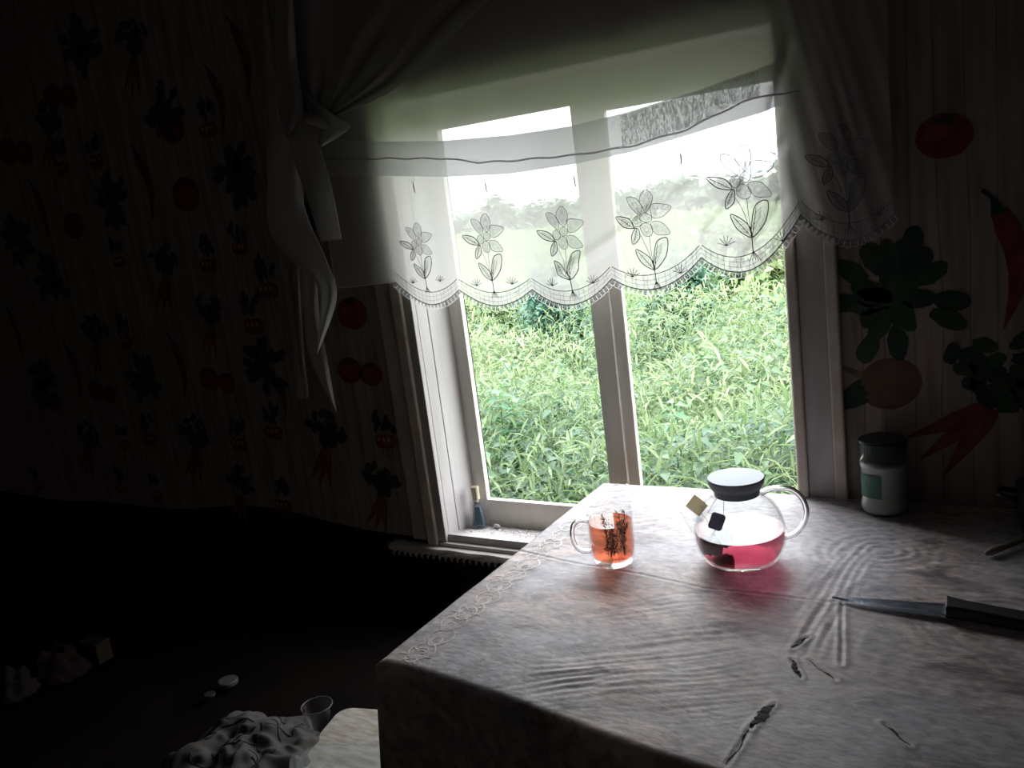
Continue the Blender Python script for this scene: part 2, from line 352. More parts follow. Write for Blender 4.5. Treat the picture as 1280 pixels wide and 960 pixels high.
# ------------------------------------------------------------------ window
win = thing('window_1', '', '', (-.83, WY, OZ0), kind='structure')
M_paint = mat('old_white_paint', (.60, .565, .56), .55, noise_=(5, (.50, .465, .46), 6, (3, 3, .5)), bump=(30, .35, (3, 3, .6)))
M_paint2 = mat('greyed_paint', (.48, .45, .43), .6, noise_=(7, (.38, .35, .335), 6, (3, 3, .6)), bump=(40, .4, (2, 2, .6)))
M_cream = mat('chipped_cream_trim', (.52, .44, .36), .6, noise_=(28, (.62, .55, .47), 6, (1, 1, .7)), bump=(60, .6, (1, 1, 1)))
M_sill = mat('dusty_sill', (.62, .58, .57), .7, noise_=(18, (.46, .43, .42), 6, (1, 1, 1)), bump=(60, .5, (1, 1, 1)))
M_pane = glass_mat('dirty_hazed_window_glass', (.98, .99, .98), .044, 0, 1.45, (.85,.88,.82))  # scatter covers dirt and also stands in for glare washing out the view
C0, C1 = -1.36, -.308
MB().box((C0, WY-.016, .60), (-1.312, WY, 1.669)).build('casing_board', M_paint2, win, bevel=.002)
MB().box((-1.312, WY-.024, .592), (-1.282, WY, 1.669)).build('trim_strip', M_cream, win, bevel=.004, label='chipped cream strip')
MB().box((-1.282, WY-.016, .60), (OX0, WY+.0, 1.669)).build('casing_board', M_paint2, win, bevel=.002)
MB().box((OX1, WY-.018, .60), (-.378, WY, 1.669)).build('trim_strip', M_cream, win, bevel=.004, label='chipped cream strip')
MB().box((-.378, WY-.012, .60), (-.330, WY, 1.669)).build('casing_board', M_paint2, win, bevel=.002)
MB().box((-.330, WY-.018, .60), (C1, WY, 1.669)).build('trim_strip', M_cream, win, bevel=.004)
MB().box((C0, WY-.018, 1.669), (C1, WY, 1.695)).build('head_trim', M_cream, win, bevel=.003)
MB().box((-1.282, WY-.012, 1.645), (-.378, WY, 1.669)).build('head_casing', M_paint2, win, bevel=.002)
SY = 1.741   # glass plane
# jamb boards (left reveal: two boards with an open joint), head, right reveal, sill
def jamb(y0, y1, side):
    f = lambda y: .022*(y-WY)/.1
    x0, x1 = (OX0-.012, OX0) if side < 0 else (OX1, OX1+.012); s0, s1 = -side*f(y0), -side*f(y1)
    return MB().add([(x0, y0, .60), (x1+s0, y0, .60), (x1+s1, y1, .60), (x0, y1, .60), (x0, y0, OZ1), (x1+s0, y0, OZ1), (x1+s1, y1, OZ1), (x0, y1, OZ1)] if side < 0 else
                    [(x0+s0, y0, .60), (x1, y0, .60), (x1, y1, .60), (x0+s1, y1, .60), (x0+s0, y0, OZ1), (x1, y0, OZ1), (x1, y1, OZ1), (x0+s1, y1, OZ1)],
                    [(0, 3, 2, 1), (4, 5, 6, 7), (0, 1, 5, 4), (1, 2, 6, 5), (2, 3, 7, 6), (3, 0, 4, 7)])
jamb(WY, 1.667, -1).build('jamb_board', M_paint, win, bevel=.0015)
jamb(1.669, 1.735, -1).build('jamb_board', M_paint, win, bevel=.0015)
jamb(WY, 1.735, 1).build('jamb_board', M_paint, win, bevel=.0015)
MB().box((OX0, WY, OZ1), (OX1, 1.735, OZ1+.012)).build('head_board', M_paint, win)
mb = MB(); mb.add([(OX0, WY-.005, .618), (OX1, WY-.005, .618), (OX1, 1.735, .605), (OX0, 1.735, .605), (OX0, WY-.005, .585), (OX1, WY-.005, .585), (OX1, 1.735, .585), (OX0, 1.735, .585)],
       [(0, 1, 2, 3), (4, 7, 6, 5), (0, 4, 5, 1), (1, 5, 6, 2), (2, 6, 7, 3), (3, 7, 4, 0)])
mb.build('sill_board', M_sill, win)
def sash(x0, x1, z0, z1, gx0, gx1, gz0, gz1, mm):
    s = MB()
    for a, b in (((x0, 1.735, z0), (gx0, 1.752, z1)), ((gx1, 1.735, z0), (x1, 1.752, z1)), ((gx0, 1.735, z0), (gx1, 1.752, gz0)), ((gx0, 1.735, gz1), (gx1, 1.752, z1))): s.box(a, b)
    o = s.build('sash', mm, win, bevel=.002)
    g = MB().box((gx0-.004, SY+.001, gz0-.004), (gx1+.004, SY+.004, gz1+.004)).build('glass_pane', M_pane, o)
    # putty bead
    p = MB(); 
    for a, b in (((gx0, 1.737, gz0), (gx0+.004, SY+.001, gz1)), ((gx1-.004, 1.737, gz0), (gx1, SY+.001, gz1)), ((gx0, 1.737, gz0), (gx1, SY+.001, gz0+.005)), ((gx0, 1.737, gz1-.004), (gx1, SY+.001, gz1))): p.box(a, b)
    p.build('putty_bead', M_paint, o)
    return o
M_sash = mat('greyish_sash_paint', (.76, .73, .67), .55, noise_=(6, (.68, .65, .59), 6, (3, 3, .4)), bump=(40, .3, (3, 3, .5)))
sash(OX0, -.836, .604, OZ1, -1.199, -.853, .675, 1.583, M_sash)
sash(-.834, OX1, .604, OZ1, -.776, -.428, .675, 1.56, M_sash)
MB().box((-.834, 1.722, .604), (-.800, 1.735, OZ1)).build('meeting_post', M_sash, win, bevel=.002)
# lower ledge with lace edging
MB().box((-1.43, 1.598, .574), (-.84, WY+.0, .588)).build('ledge_board', M_sill, win, bevel=.002)
MB().box((OX0-.05, WY-.02, .588), (-.84, WY-.0, .600)).build('apron_board', M_paint2, win)
# outer wall skin outside
# ------------------------------------------------------------------ lace edging on the ledge
M_lace = sheer_mat('lace_cotton', (.62, .58, .54), .9, .35, .1)
lm = MB()
xs = np.linspace(-1.42, -.84, 120); P = np.zeros((120, 8, 3))
for i, x in enumerate(xs):
    d = .012+.006*abs(math.sin((x+1.4)*PI/.018))
    P[i, 0] = (x, 1.626, .590); P[i, 1] = (x, 1.61, .5905); P[i, 2] = (x, 1.597+.002*math.sin(x*60), .590)
    for k in range(5): P[i, 3+k] = (x, 1.5955+.002*math.sin(x*60+k), .588-d*(k+1)/5)
lm.grid(P); le = lm.build('lace_edging', M_lace)
tag(le, 'narrow yellowed lace edging along ledge under the window sill', 'lace')
lt = MB()
for k in range(32):
    x = -1.411+k*.018
    lt.add([(x-.005, 1.5935, .572), (x+.005, 1.5935, .572), (x, 1.594, .560)], [(0, 1, 2)])
lt.build('lace_point', M_lace, le)

# ------------------------------------------------------------------ table and oilcloth
TZ = .78
XL, XR, YB = -.82, .52, 1.628
def yfront(x): return .856-.075*sm(-.82, -.2, x)+.0
M_wood = mat('table_wood', (.16, .09, .05), .6, noise_=(5, (.24, .14, .08), 5, (1, 10, 1)))
tb = thing('dining_table', 'wooden table hidden under the grey-brown marbled oilcloth', 'table', (-.15, 1.24, 0))
MB().box((XL+.006, .87, TZ-.034), (XR-.01, YB-.006, TZ-.006)).build('table_top', M_wood, tb)
for x in (XL+.07, XR-.08):
    for y in (.96, YB-.08): MB().box((x-.025, y-.025, 0), (x+.025, y+.025, TZ-.034)).build('leg', M_wood, tb, bevel=.003)
MB().box((XL+.05, .935, TZ-.13), (XR-.06, .955, TZ-.034)).box((XL+.05, YB-.06, TZ-.13), (XR-.06, YB-.04, TZ-.034)).build('apron', M_wood, tb)

def seg(x, y, a, b):
    ax, ay = a; bx, by = b; dx, dy = bx-ax, by-ay; L2 = dx*dx+dy*dy
    t = np.clip(((x-ax)*dx+(y-ay)*dy)/L2, 0, 1); return np.hypot(x-ax-t*dx, y-ay-t*dy), t
CREASE = [((-.84, 1.262), (-.70, 1.236)), ((-.70, 1.236), (-.563, 1.223)), ((-.563, 1.223), (-.447, 1.20)), ((-.447, 1.20), (-.258, 1.207)), ((-.258, 1.207), (-.05, 1.28)), ((-.05, 1.28), (.3, 1.30))]
CUTS = [((-.276, 1.035), (-.256, .995)), ((-.256, 1.04), (-.215, 1.003)), ((-.272, .93), (-.284, .875)), ((-.284, .875), (-.290, .80)), ((-.281, 1.062), (-.268, 1.10)), ((-.15, .93), (-.12, .90)), ((-.245, 1.21), (-.215, 1.04))]
ur = np.array([.862, .506]); uf = np.array([-.506, .862])
def hcloth(x, y):
    x = np.asarray(x, float); y = np.asarray(y, float)
    h = .0022*vn(x*5, y*5)+.0012*vn(x*14+3, y*14)+.0007*vn(x*34, y*30)
    for a, b in CREASE:
        d, t = seg(x, y, a, b); h = h-.0008*np.exp(-(d/.0022)**2)+.0004*np.exp(-((d-.006)/.005)**2)
    # gathered wrinkles running towards the window
    cx = -.272+.02*(y-1.06)/.3
    wgt = np.exp(-((x-cx)/.035)**2)*sm(1.0, 1.09, y)*(1-sm(1.36, 1.46, y))
    h = h+wgt*.0016*(vn(x*75+5*vn(y*6, x*4), y*7)*2.0+.28*np.sin((x-cx+.014*vn(y*9, x*9))*2*PI/.0135+4*vn(x*14, y*7)))
    w2 = np.exp(-((x+.21)/.03)**2)*sm(1.02, 1.06, y)*(1-sm(1.14, 1.2, y)); h = h+w2*.0016*vn(x*95+3*vn(y*9, x*5), y*9)
    # ripples in the middle left
    p = x*ur[0]+y*ur[1]; q = x*uf[0]+y*uf[1]
    for cx_, cy_, sp, sq, am, wl in ((-.51, .91, .085, .05, .0017, .0135), (-.36, .94, .07, .07, .0010, .011), (-.66, 1.43, .07, .06, .0013, .016), (-.46, 1.40, .08, .05, .0013, .017), (-.42, 1.03, .10, .06, .0009, .015), (-.17, 1.45, .07, .05, .0017, .02), (-.5, 1.12, .09, .04, .0009, .014)):
        pc = cx_*ur[0]+cy_*ur[1]; qc = cx_*uf[0]+cy_*uf[1]
        wg = np.exp(-((p-pc)/sp)**2-((q-qc)/sq)**2)
        h = h+wg*am*.9*(1.5*vn(p*9+3, (q+.02*vn(p*8, q*12))/wl*1.7)+.35*np.sin((q+.02*vn(p*12, q*25))*2*PI/wl))
    # round mark pressed in the cloth
    d = np.hypot((x+.215)*.8, (y-1.40)); h = h+.0009*np.sin((d+.014*vn(x*22, y*22))*2*PI/.017)*np.exp(-(d/.075)**2)
    for a, b in CUTS:
        d, t = seg(x, y, a, b); h = h-.0012*np.exp(-(d/.0016)**2)+.0010*np.exp(-((d-.005)/.003)**2)
    return h
def oilcloth_mat():
    m = bpy.data.materials.new('marbled_oilcloth'); m.use_nodes = True; nt = m.node_tree; L = nt.links.new
    b = nt.nodes['Principled BSDF']; b.inputs['Specular IOR Level'].default_value = .26
    tc = nt.nodes.new('ShaderNodeTexCoord')
    def nzn(scale, det, dist, st=(1, 1, 1)):
        mp = nt.nodes.new('ShaderNodeMapping'); mp.inputs['Scale'].default_value = st
        mp.inputs['Rotation'].default_value = (0, 0, .5)
        n = nt.nodes.new('ShaderNodeTexNoise'); n.inputs['Scale'].default_value = scale; n.inputs['Detail'].default_value = det; n.inputs['Distortion'].default_value = dist
        L(tc.outputs['Object'], mp.inputs[0]); L(mp.outputs[0], n.inputs['Vector']); return n.outputs[0]
    r = nt.nodes.new('ShaderNodeValToRGB'); e = r.color_ramp.elements
    e[0].position = .36; e[0].color = (.15, .125, .125, 1); e[1].position = .70; e[1].color = (.60, .48, .41, 1)
    for p_, c in ((.43, (.27, .23, .22)), (.49, (.44, .36, .32)), (.54, (.29, .26, .27)), (.62, (.51, .43, .39))): q = e.new(p_); q.color = (*c, 1)
    L(nzn(7, 9, 1.2, (1, 2.2, 1)), r.inputs[0])
    r2 = nt.nodes.new('ShaderNodeValToRGB'); r2.color_ramp.elements[0].position = .45; r2.color_ramp.elements[0].color = (0, 0, 0, 1); r2.color_ramp.elements[1].position = .62; r2.color_ramp.elements[1].color = (1, 1, 1, 1)
    L(nzn(3.2, 6, .8), r2.inputs[0])
    mx = nt.nodes.new('ShaderNodeMix'); mx.data_type = 'RGBA'; mx.inputs[7].default_value = (.41, .40, .43, 1); L(r.outputs[0], mx.inputs[6])
    sc = nt.nodes.new('ShaderNodeMath'); sc.operation = 'MULTIPLY'; sc.inputs[1].default_value = .75; L(r2.outputs[0], sc.inputs[0]); L(sc.outputs[0], mx.inputs[0])
    # fine speckle and pale veins
    r3 = nt.nodes.new('ShaderNodeValToRGB'); e = r3.color_ramp.elements; e[0].position = .47; e[0].color = (0, 0, 0, 1); e[1].position = .53; e[1].color = (0, 0, 0, 1); q = e.new(.5); q.color = (1, 1, 1, 1)
    L(nzn(11, 8, 2.0, (1, 1.8, 1)), r3.inputs[0])
    mx2 = nt.nodes.new('ShaderNodeMix'); mx2.data_type = 'RGBA'; mx2.inputs[7].default_value = (.78, .70, .66, 1); L(mx.outputs[2], mx2.inputs[6])
    sc2 = nt.nodes.new('ShaderNodeMath'); sc2.operation = 'MULTIPLY'; sc2.inputs[1].default_value = .18; L(r3.outputs[0], sc2.inputs[0]); L(sc2.outputs[0], mx2.inputs[0])
    r4 = nt.nodes.new('ShaderNodeValToRGB'); r4.color_ramp.elements[0].position = .3; r4.color_ramp.elements[0].color = (.80, .78, .78, 1); r4.color_ramp.elements[1].position = .65; r4.color_ramp.elements[1].color = (1.30, 1.30, 1.30, 1)
    L(nzn(60, 5, .3, (1, 1.6, 1)), r4.inputs[0])
    mx3 = nt.nodes.new('ShaderNodeMix'); mx3.data_type = 'RGBA'; mx3.blend_type = 'MULTIPLY'; mx3.inputs[0].default_value = 1; L(mx2.outputs[2], mx3.inputs[6]); L(r4.outputs[0], mx3.inputs[7])
    L(mx3.outputs[2], b.inputs['Base Color'])
    rr = nt.nodes.new('ShaderNodeMapRange'); rr.inputs['To Min'].default_value = .40; rr.inputs['To Max'].default_value = .62; L(nzn(14, 5, .5), rr.inputs[0]); L(rr.outputs[0], b.inputs['Roughness'])
    bp = nt.nodes.new('ShaderNodeBump'); bp.inputs['Strength'].default_value = .5; bp.inputs['Distance'].default_value = .0012
    L(nzn(70, 6, .4, (1, 2.2, 1)), bp.inputs['Height']); L(bp.outputs[0], b.inputs['Normal'])
    return m
M_oil = oilcloth_mat()
def grid_obj(name, P, m, parent=None, smooth=True):
    nu, nv = P.shape[:2]; me = bpy.data.meshes.new(name)
    idx = np.arange(nu*nv).reshape(nu, nv); q = np.stack([idx[:-1, :-1], idx[1:, :-1], idx[1:, 1:], idx[:-1, 1:]], -1).reshape(-1, 4)
    me.vertices.add(nu*nv); me.vertices.foreach_set('co', P.astype(np.float32).ravel())
    me.loops.add(q.size); me.loops.foreach_set('vertex_index', q.ravel().astype(np.int32))
    me.polygons.add(len(q)); me.polygons.foreach_set('loop_start', np.arange(0, q.size, 4, dtype=np.int32)); me.polygons.foreach_set('loop_total', np.full(len(q), 4, np.int32))
    me.polygons.foreach_set('use_smooth', np.full(len(q), smooth)); me.materials.append(m); me.update(); me.validate()
    o = bpy.data.objects.new(name, me); COL.objects.link(o)
    if parent: o.parent = parent; o.matrix_parent_inverse = Matrix.Translation(-parent_loc(parent))
    return o
nx, ny, nd = 470, 290, 40
xs = np.linspace(XL, XR, nx); P = np.zeros((nx, ny+nd, 3))
for i, x in enumerate(xs):
    yf = yfront(x); ys = np.linspace(YB, yf, ny); P[i, :ny, 0] = x; P[i, :ny, 1] = ys
    z = TZ+hcloth(np.full(ny, x), ys)
    edge = np.minimum(np.minimum(ys-yf, x-XL), XR-x)
    z -= .004*(1-np.clip(edge/.01, 0, 1))**2
    P[i, :ny, 2] = z
    for k in range(nd):
        d = (k+1)/nd*.40; s0 = x-XL
        fold = .012*math.sin(s0*30+1.2)*min(1, d*5)+.03*math.exp(-((s0-.045)/.03)**2)*d*1.5+.008*math.sin(s0*71+2)*min(1, d*3)
        P[i, ny+k] = (x-.02*min(1, d*3)*math.exp(-s0/.05), yf-.008-fold-.01*d, TZ-.004-d)
oil = grid_obj('tablecloth', P, M_oil)
tag(oil, 'marbled grey-brown oilcloth with wrinkles and knife cuts covering the table', 'tablecloth')
# left drop
nl = 60; P2 = np.zeros((nl, 24, 3))
for i, y in enumerate(np.linspace(yfront(XL), YB, nl)):
    for k in range(24):
        d = k/23*.40; P2[i, k] = (XL-.0005-.01*math.sin(y*26)*min(1, d*5)-.012*d-(.02*min(1, d*3)*math.exp(-(y-.856)/.05)), y-(.008 if i == 0 else 0), TZ-.0045+float(hcloth(XL, y))*(k == 0)-d)
grid_obj('side_drop', P2, M_oil, oil)
# printed scroll border and cuts: flat ribbons lying on the cloth
def ribbon(mb, pts, wd, off=.00035, col=None):
    pts = np.array(pts); t = np.gradient(pts, axis=0); t /= np.linalg.norm(t, axis=1)[:, None]+1e-9; nn = np.stack([-t[:, 1], t[:, 0]], 1)
    a = pts+nn*wd; b = pts-nn*wd; N = len(pts)
    V = [(p[0], p[1], TZ+float(hcloth(p[0], p[1]))+off) for p in a]+[(p[0], p[1], TZ+float(hcloth(p[0], p[1]))+off) for p in b]
    mb.add(V, [(i, i+1, N+i+1, N+i) for i in range(N-1)], col)
M_border = mat('cream_scroll_print', (.84, .74, .68), .5, noise_=(25, (.50, .42, .39), 4, (1, 1, 1)))
bb = MB()
for k in range(17):
    y0 = .885+k*.0445; x0 = -.772+.004*math.sin(k*2.1)
    big = k % 3 == 0
    T = np.linspace(0, 2*PI*1.6, 44)
    r = (.019 if big else .013)*(1-.45*T/T[-1])
    ribbon(bb, np.stack([x0+r*np.cos(T+k)*.9, y0+r*np.sin(T+k)*1.25], 1), .0013, .0004)
    ribbon(bb, np.stack([x0+.006+.016*np.sin(np.linspace(0, PI, 16)), np.linspace(y0-.012, y0+.036, 16)], 1), .0012, .0005)
    ribbon(bb, np.stack([x0-.010-.010*np.sin(np.linspace(0, PI, 16)), np.linspace(y0-.006, y0+.034, 16)], 1), .0012, .0006)
    if big:
        for j in range(6):
            a = j*PI/3; ribbon(bb, np.stack([x0+.028*np.cos(a)*np.linspace(.3, 1, 8)+.003*np.sin(np.linspace(0, 6, 8)), y0+.024*np.sin(a)*np.linspace(.3, 1, 8)], 1), .0012, .0007)
bb.build('scroll_border', M_border, oil)
M_cut = mat('dark_tear', (.05, .04, .04), .9)
for i, (a, b) in enumerate(CUTS[:6]):
    cb = MB()
    a = np.array(a); b = np.array(b); t = np.linspace(0, 1, 14)[:, None]; pts = a+(b-a)*t+np.stack([.0015*np.sin(t[:, 0]*9+i), 0*t[:, 0]], 1)
    N = 14; tt = b-a; nn = np.array([-tt[1], tt[0]])/np.linalg.norm(tt); wd = (.0035, .0009, .0065, .0011, .0018, .0014)[i]
    V = []; 
    for s_ in (1, -1):
        for j in range(N):
            ww = wd*math.sin(PI*(j+.3)/(N-.4))*(1+.3*math.sin(j*2.3)); p = pts[j]+s_*nn*ww; V.append((p[0], p[1], TZ+float(hcloth(*p))+.0005))
    cb.add(V, [(j, j+1, N+j+1, N+j) for j in range(N-1)])
    cb.build('knife_cut', M_cut, oil)
def zt(x, y): return TZ+float(hcloth(x, y))

# ------------------------------------------------------------------ mug of tea
M_rodglass = mat('solid_clear_glass', (1, 1, 1), .0, trans=1, ior=1.45)
M_glass = glass_mat('clear_glass', (.97, .98, .975), 0, 0, 1.45)
M_teaO = glass_mat('amber_tea', (.92, .47, .33), 0, 0, 1.4)
M_teaR = glass_mat('red_tea', (.72, .27, .36), 0, 0, 1.8)
RD = np.array([.862, .506])    # to the right as seen from the chair
def glass_handle(mb, c, pts, rad, d):
    P3 = [(c[0]+d[0]*r, c[1]+d[1]*r, c[2]+z) for r, z in catmull(pts, 8)]
    mb.tube(P3, rad, 10)
mx, my = -.621, 1.25; mz = TZ+.003
mug = thing('glass_mug', 'clear glass mug of amber herbal tea beside the teapot', 'mug', (mx, my, mz))
MB().lathe([(0, .0), (.030, 0), (.034, .003), (.0375, .014), (.039, .03), (.0395, .093), (.0402, .0955), (.0390, .0965), (.0375, .094), (.037, .03), (.035, .014), (.028, .0085), (0, .0085)], (mx, my, mz), 56).build('mug_body', M_glass, mug, smooth=True)
hb = MB(); glass_handle(hb, (mx, my, mz), [(.037, .078), (.050, .081), (.062, .074), (.066, .055), (.062, .036), (.052, .026), (.037, .024)], .0042, -RD); hb.build('mug_handle', M_rodglass, mug, smooth=True)
MB().lathe([(0, .0095), (.0275, .0095), (.0342, .0145), (.0362, .03), (.0365, .074), (.0, .074)], (mx, my, mz), 56).build('tea', M_teaO, mug, smooth=False)
M_herb = mat('steeped_herb', (.09, .085, .07), .7, noise_=(60, (.16, .15, .13), 3, (1, 1, 1)))
hs = thing('herb_sprig', 'dark dried herb sprig standing inside the glass mug of tea', 'herb', (mx+.012, my, mz+.011))
for s in range(11):
    b = MB(); a0 = random.uniform(0, 6.28)
    bx, by = mx+.008*RD[0]+random.uniform(-.013, .013), my+.008*RD[1]+random.uniform(-.013, .013)
    tx, ty = mx+.008*RD[0]+.021*math.cos(a0), my+.008*RD[1]+.021*math.sin(a0); H = random.uniform(.045, .078)
    pts = [(bx+(tx-bx)*t, by+(ty-by)*t, mz+.012+H*t) for t in np.linspace(0, 1, 8)]; b.tube(pts, .0006, 5)
    for k in range(60):
        t = random.uniform(.05, 1); p = np.array([bx+(tx-bx)*t, by+(ty-by)*t, mz+.012+H*t]); a = random.uniform(0, 6.28); l = random.uniform(.005, .010)
        q = p+np.array([math.cos(a)*l, math.sin(a)*l, l*random.uniform(-.2, .9)]); sd = np.array([-math.sin(a), math.cos(a), 0])*.0015; m_ = (p+q)/2
        if np.hypot(q[0]-mx, q[1]-my) < .0355: b.add([p, m_+sd, q, m_-sd], [(0, 1, 2, 3)])
    b.build('stem', M_herb, hs)

# ------------------------------------------------------------------ teapot
px, py = -.421, 1.315; pz = TZ+.003
pot = thing('glass_teapot', 'round clear glass teapot half full of red tea', 'teapot', (px, py, pz))
outer = [(.0, 0), (.052, 0), (.060, .005), (.068, .018), (.0725, .033), (.0735, .046), (.072, .060), (.067, .077), (.059, .092), (.049, .102), (.0415, .108), (.0395, .113), (.0395, .124)]
inner = [(.0375, .124), (.0375, .112), (.040, .106), (.0475, .100), (.057, .090), (.065, .0755), (.070, .0595), (.0715, .046), (.0705, .034), (.066, .019), (.058, .0075), (.051, .0035), (0, .0035)]
o2 = [tuple(q) for q in catmull(outer[1:], 4)]; i2 = [tuple(q) for q in catmull(inner[:-1], 4)]
MB().lathe([outer[0]]+o2+i2+[inner[-1]], (px, py, pz), 72).build('teapot_body', M_glass, pot, smooth=True)
tl = [(0, .0045)]+[(max(0, r-.0006), z+.0006) for r, z in reversed(i2) if z < .052]+[(.0706, .0525)]
MB().lathe(tl, (px, py, pz), 72).build('tea', M_teaR, pot, smooth=False)
MB().lathe([(.0705, .0525), (.04, .0526), (0, .0526)][::-1], (px, py, pz), 72).build('tea_surface', glass_mat('tea_top_film', (.85, .62, .70), 0, .0, 1.75), pot)
hb = MB(); glass_handle(hb, (px, py, pz), [(.039, .108), (.052, .113), (.072, .113), (.092, .106), (.106, .088), (.110, .066), (.103, .045), (.088, .031), (.070, .028)], .0048, RD); hb.build('teapot_handle', M_rodglass, pot, smooth=True)
# spout
sp = MB(); SD = -RD*.97+np.array([.10, -.15])
cs = catmull([(.062, .060), (.074, .072), (.084, .088), (.094, .104)], 6)
sp.tube([(px+SD[0]*r, py+SD[1]*r, pz+z) for r, z in cs], [.016-.008*i/(len(cs)-1) for i in range(len(cs))], 20, cap=False)
sp.build('spout', M_glass, pot, smooth=True)
M_blue = mat('blue_grey_silicone', (.50, .60, .70), .5)
M_lidtop = mat('steel_lid_top', (.85, .83, .85), .35, metal=.7, noise_=(60, (.70, .66, .68), 4, (1, 1, 1)))
M_knotw = mat('white_clip', (.85, .85, .85), .4)
lid = MB().lathe([(0, .112), (.036, .112), (.0365, .124), (.0405, .1245), (.044, .131), (.0455, .139), (.0445, .1415), (0, .1415)], (px, py, pz), 56).build('lid', M_blue, pot, smooth=False)
MB().lathe([(0, .1416), (.0436, .1416), (.0440, .1428), (.042, .1434), (.030, .1440), (0, .1443)], (px, py, pz), 56).build('lid_disc', M_lidtop, lid, smooth=True)
# ------------------------------------------------------------------ tea bags
M_str = mat('cotton_string', (.7, .68, .64), .8)
M_tagc = sheer_mat('cream_paper_tag', (.72, .66, .50), .97, .45, 0)
M_tagd = sheer_mat('dark_paper_tag', (.33, .31, .40), .98, .45, 0)
M_pouch = mat('soaked_tea_pouch', (.26, .15, .20), .9)
cdir = np.array([px, py]); cdir = cdir/np.linalg.norm(cdir)   # away from the seat
def tagquad(c, w_, h_, roll, m, parent, label, n3=None, clip=0):
    b = MB(); r3 = Vector((.862, .506, 0)); u3 = Vector((0, 0, 1))*.96+Vector((cdir[0], cdir[1], 0))*.28; n_ = r3.cross(u3).normalized()
    c = Vector(c); pts = [(-w_/2+clip, h_/2), (w_/2-clip, h_/2), (w_/2, h_/2-clip), (w_/2, -h_/2+clip), (w_/2-clip, -h_/2), (-w_/2+clip, -h_/2), (-w_/2, -h_/2+clip), (-w_/2, h_/2-clip)] if clip else [(-w_/2, h_/2), (w_/2, h_/2), (w_/2, -h_/2), (-w_/2, -h_/2)]
    N = len(pts); V = []
    for s_ in (.0004, -.0004):
        for x, y in pts:
            xr = x*math.cos(roll)-y*math.sin(roll); yr = x*math.sin(roll)+y*math.cos(roll); V.append(c+r3*xr+u3*yr+n_*s_)
    b.add(V, [tuple(range(N)), tuple(range(2*N-1, N-1, -1))]+[(i, N+i, N+(i+1) % N, (i+1) % N) for i in range(N)])
    o = b.build('paper_tag', m, parent)
    return o
tg1 = at(896, 652, py-.066); tg2 = at(871, 632, py-.02)
tb1 = thing('tea_bag', 'tea bag whose dark square paper tag hangs outside the teapot', 'tea bag', (px-.02, py-.05, pz+.05))
tagquad(tg1, .023, .026, -.42, M_tagd, tb1, '', clip=.003)
bd = MB(); e0 = Vector((px-.036*.3, py-.041, pz+.124))
bd.tube([(px-.018, py-.038, pz+.12), (px-.022, py-.046, pz+.115), (px-.030, py-.060, pz+.10), tuple(tg1+np.array([0.002, 0, .013]))], .0004, 5); bd.build('string', M_str, tb1)
bd = MB(); bx, by = px-.040, py-.028
bd.tube([(px-.012, py-.030, pz+.114), (px-.014, py-.034, pz+.08), (bx, by, pz+.046)], .0004, 5); bd.build('string', M_str, tb1)
def pouch(c, par, rot):
    b = MB(); n = 10; P = np.zeros((n, n, 3))
    for s_ in (1, -1):
        for i in range(n):
            for j in range(n):
                u = (i/(n-1)-.5); v = (j/(n-1)-.5); th = s_*.006*max(0, (1-(2*u)**4)*(1-(2*v)**4))
                th = s_*.008*max(0, (1-(2*u)**2)*(1-(2*v)**2))**.5; uu = u*math.sqrt(1-1.3*v*v); vv = v*math.sqrt(1-1.3*u*u); x = uu*.038
                P[i, j] = (c[0]+x*math.cos(rot)-th*math.sin(rot), c[1]+x*math.sin(rot)+th*math.cos(rot), c[2]+vv*.036+.002*math.sin(u*20))
        b.grid(P.copy())
    return b.build('pouch', M_pouch, par, smooth=True)
pouch((bx, by, pz+.030), tb1, .2)
tb2 = thing('tea_bag', 'tea bag whose cream square paper tag rests over the spout', 'tea bag', (px-.05, py, pz+.06))
tagquad(tg2, .029, .024, -.75, M_tagc, tb2, '')
bd = MB(); bd.tube([tuple(tg2+np.array([.006, .002, .0])), (px-.052, py-.028, pz+.085), (px-.040, py-.018, pz+.06), (px-.034, py+.012, pz+.043)], .0004, 5); bd.build('string', M_str, tb2)
pouch((px-.036, py+.012, pz+.027), tb2, .3)

# ------------------------------------------------------------------ knife
M_steel = mat('dull_steel', (.30, .33, .38), .33, metal=.9, noise_=(50, (.16, .18, .22), 5, (1, 4, 1)))
M_blackp = mat('black_plastic_handle', (.02, .021, .024), .45)
kz = TZ+.0045
kn = thing('kitchen_knife', 'kitchen knife with pointed steel blade and black handle lying on oilcloth', 'knife', (-.11, 1.21, kz))
tip = np.array([-.258, 1.209]); heel = np.array([-.110, 1.211]); ax = (heel-tip); Lk = np.linalg.norm(ax); ax /= Lk; nk = np.array([-ax[1], ax[0]])
V = []; N = 20
for i in range(N):
    t = i/(N-1); ctr = tip+ax*Lk*t; up_ = .017*min(1, (t*1.0)**.8)+.0005; lo_ = .019*(1-(1-t)**1.8)+.0003
    for off, zz in ((up_, .0030), (up_, .0012), (-lo_, .0006), (0.0, .0026)): q = ctr+nk*off; V.append((q[0], q[1], kz+zz))
fs = []
for i in range(N-1):
    a = i*4; b = a+4
    fs += [(a, a+3, b+3, b), (a+3, a+2, b+2, b+3), (a+1, b+1, b+2, a+2), (a, b, b+1, a+1)]
fs += [(0, 1, 2, 3), tuple((N-1)*4+k for k in (0, 3, 2, 1))]
MB().add(V, fs).build('blade', M_steel, kn)
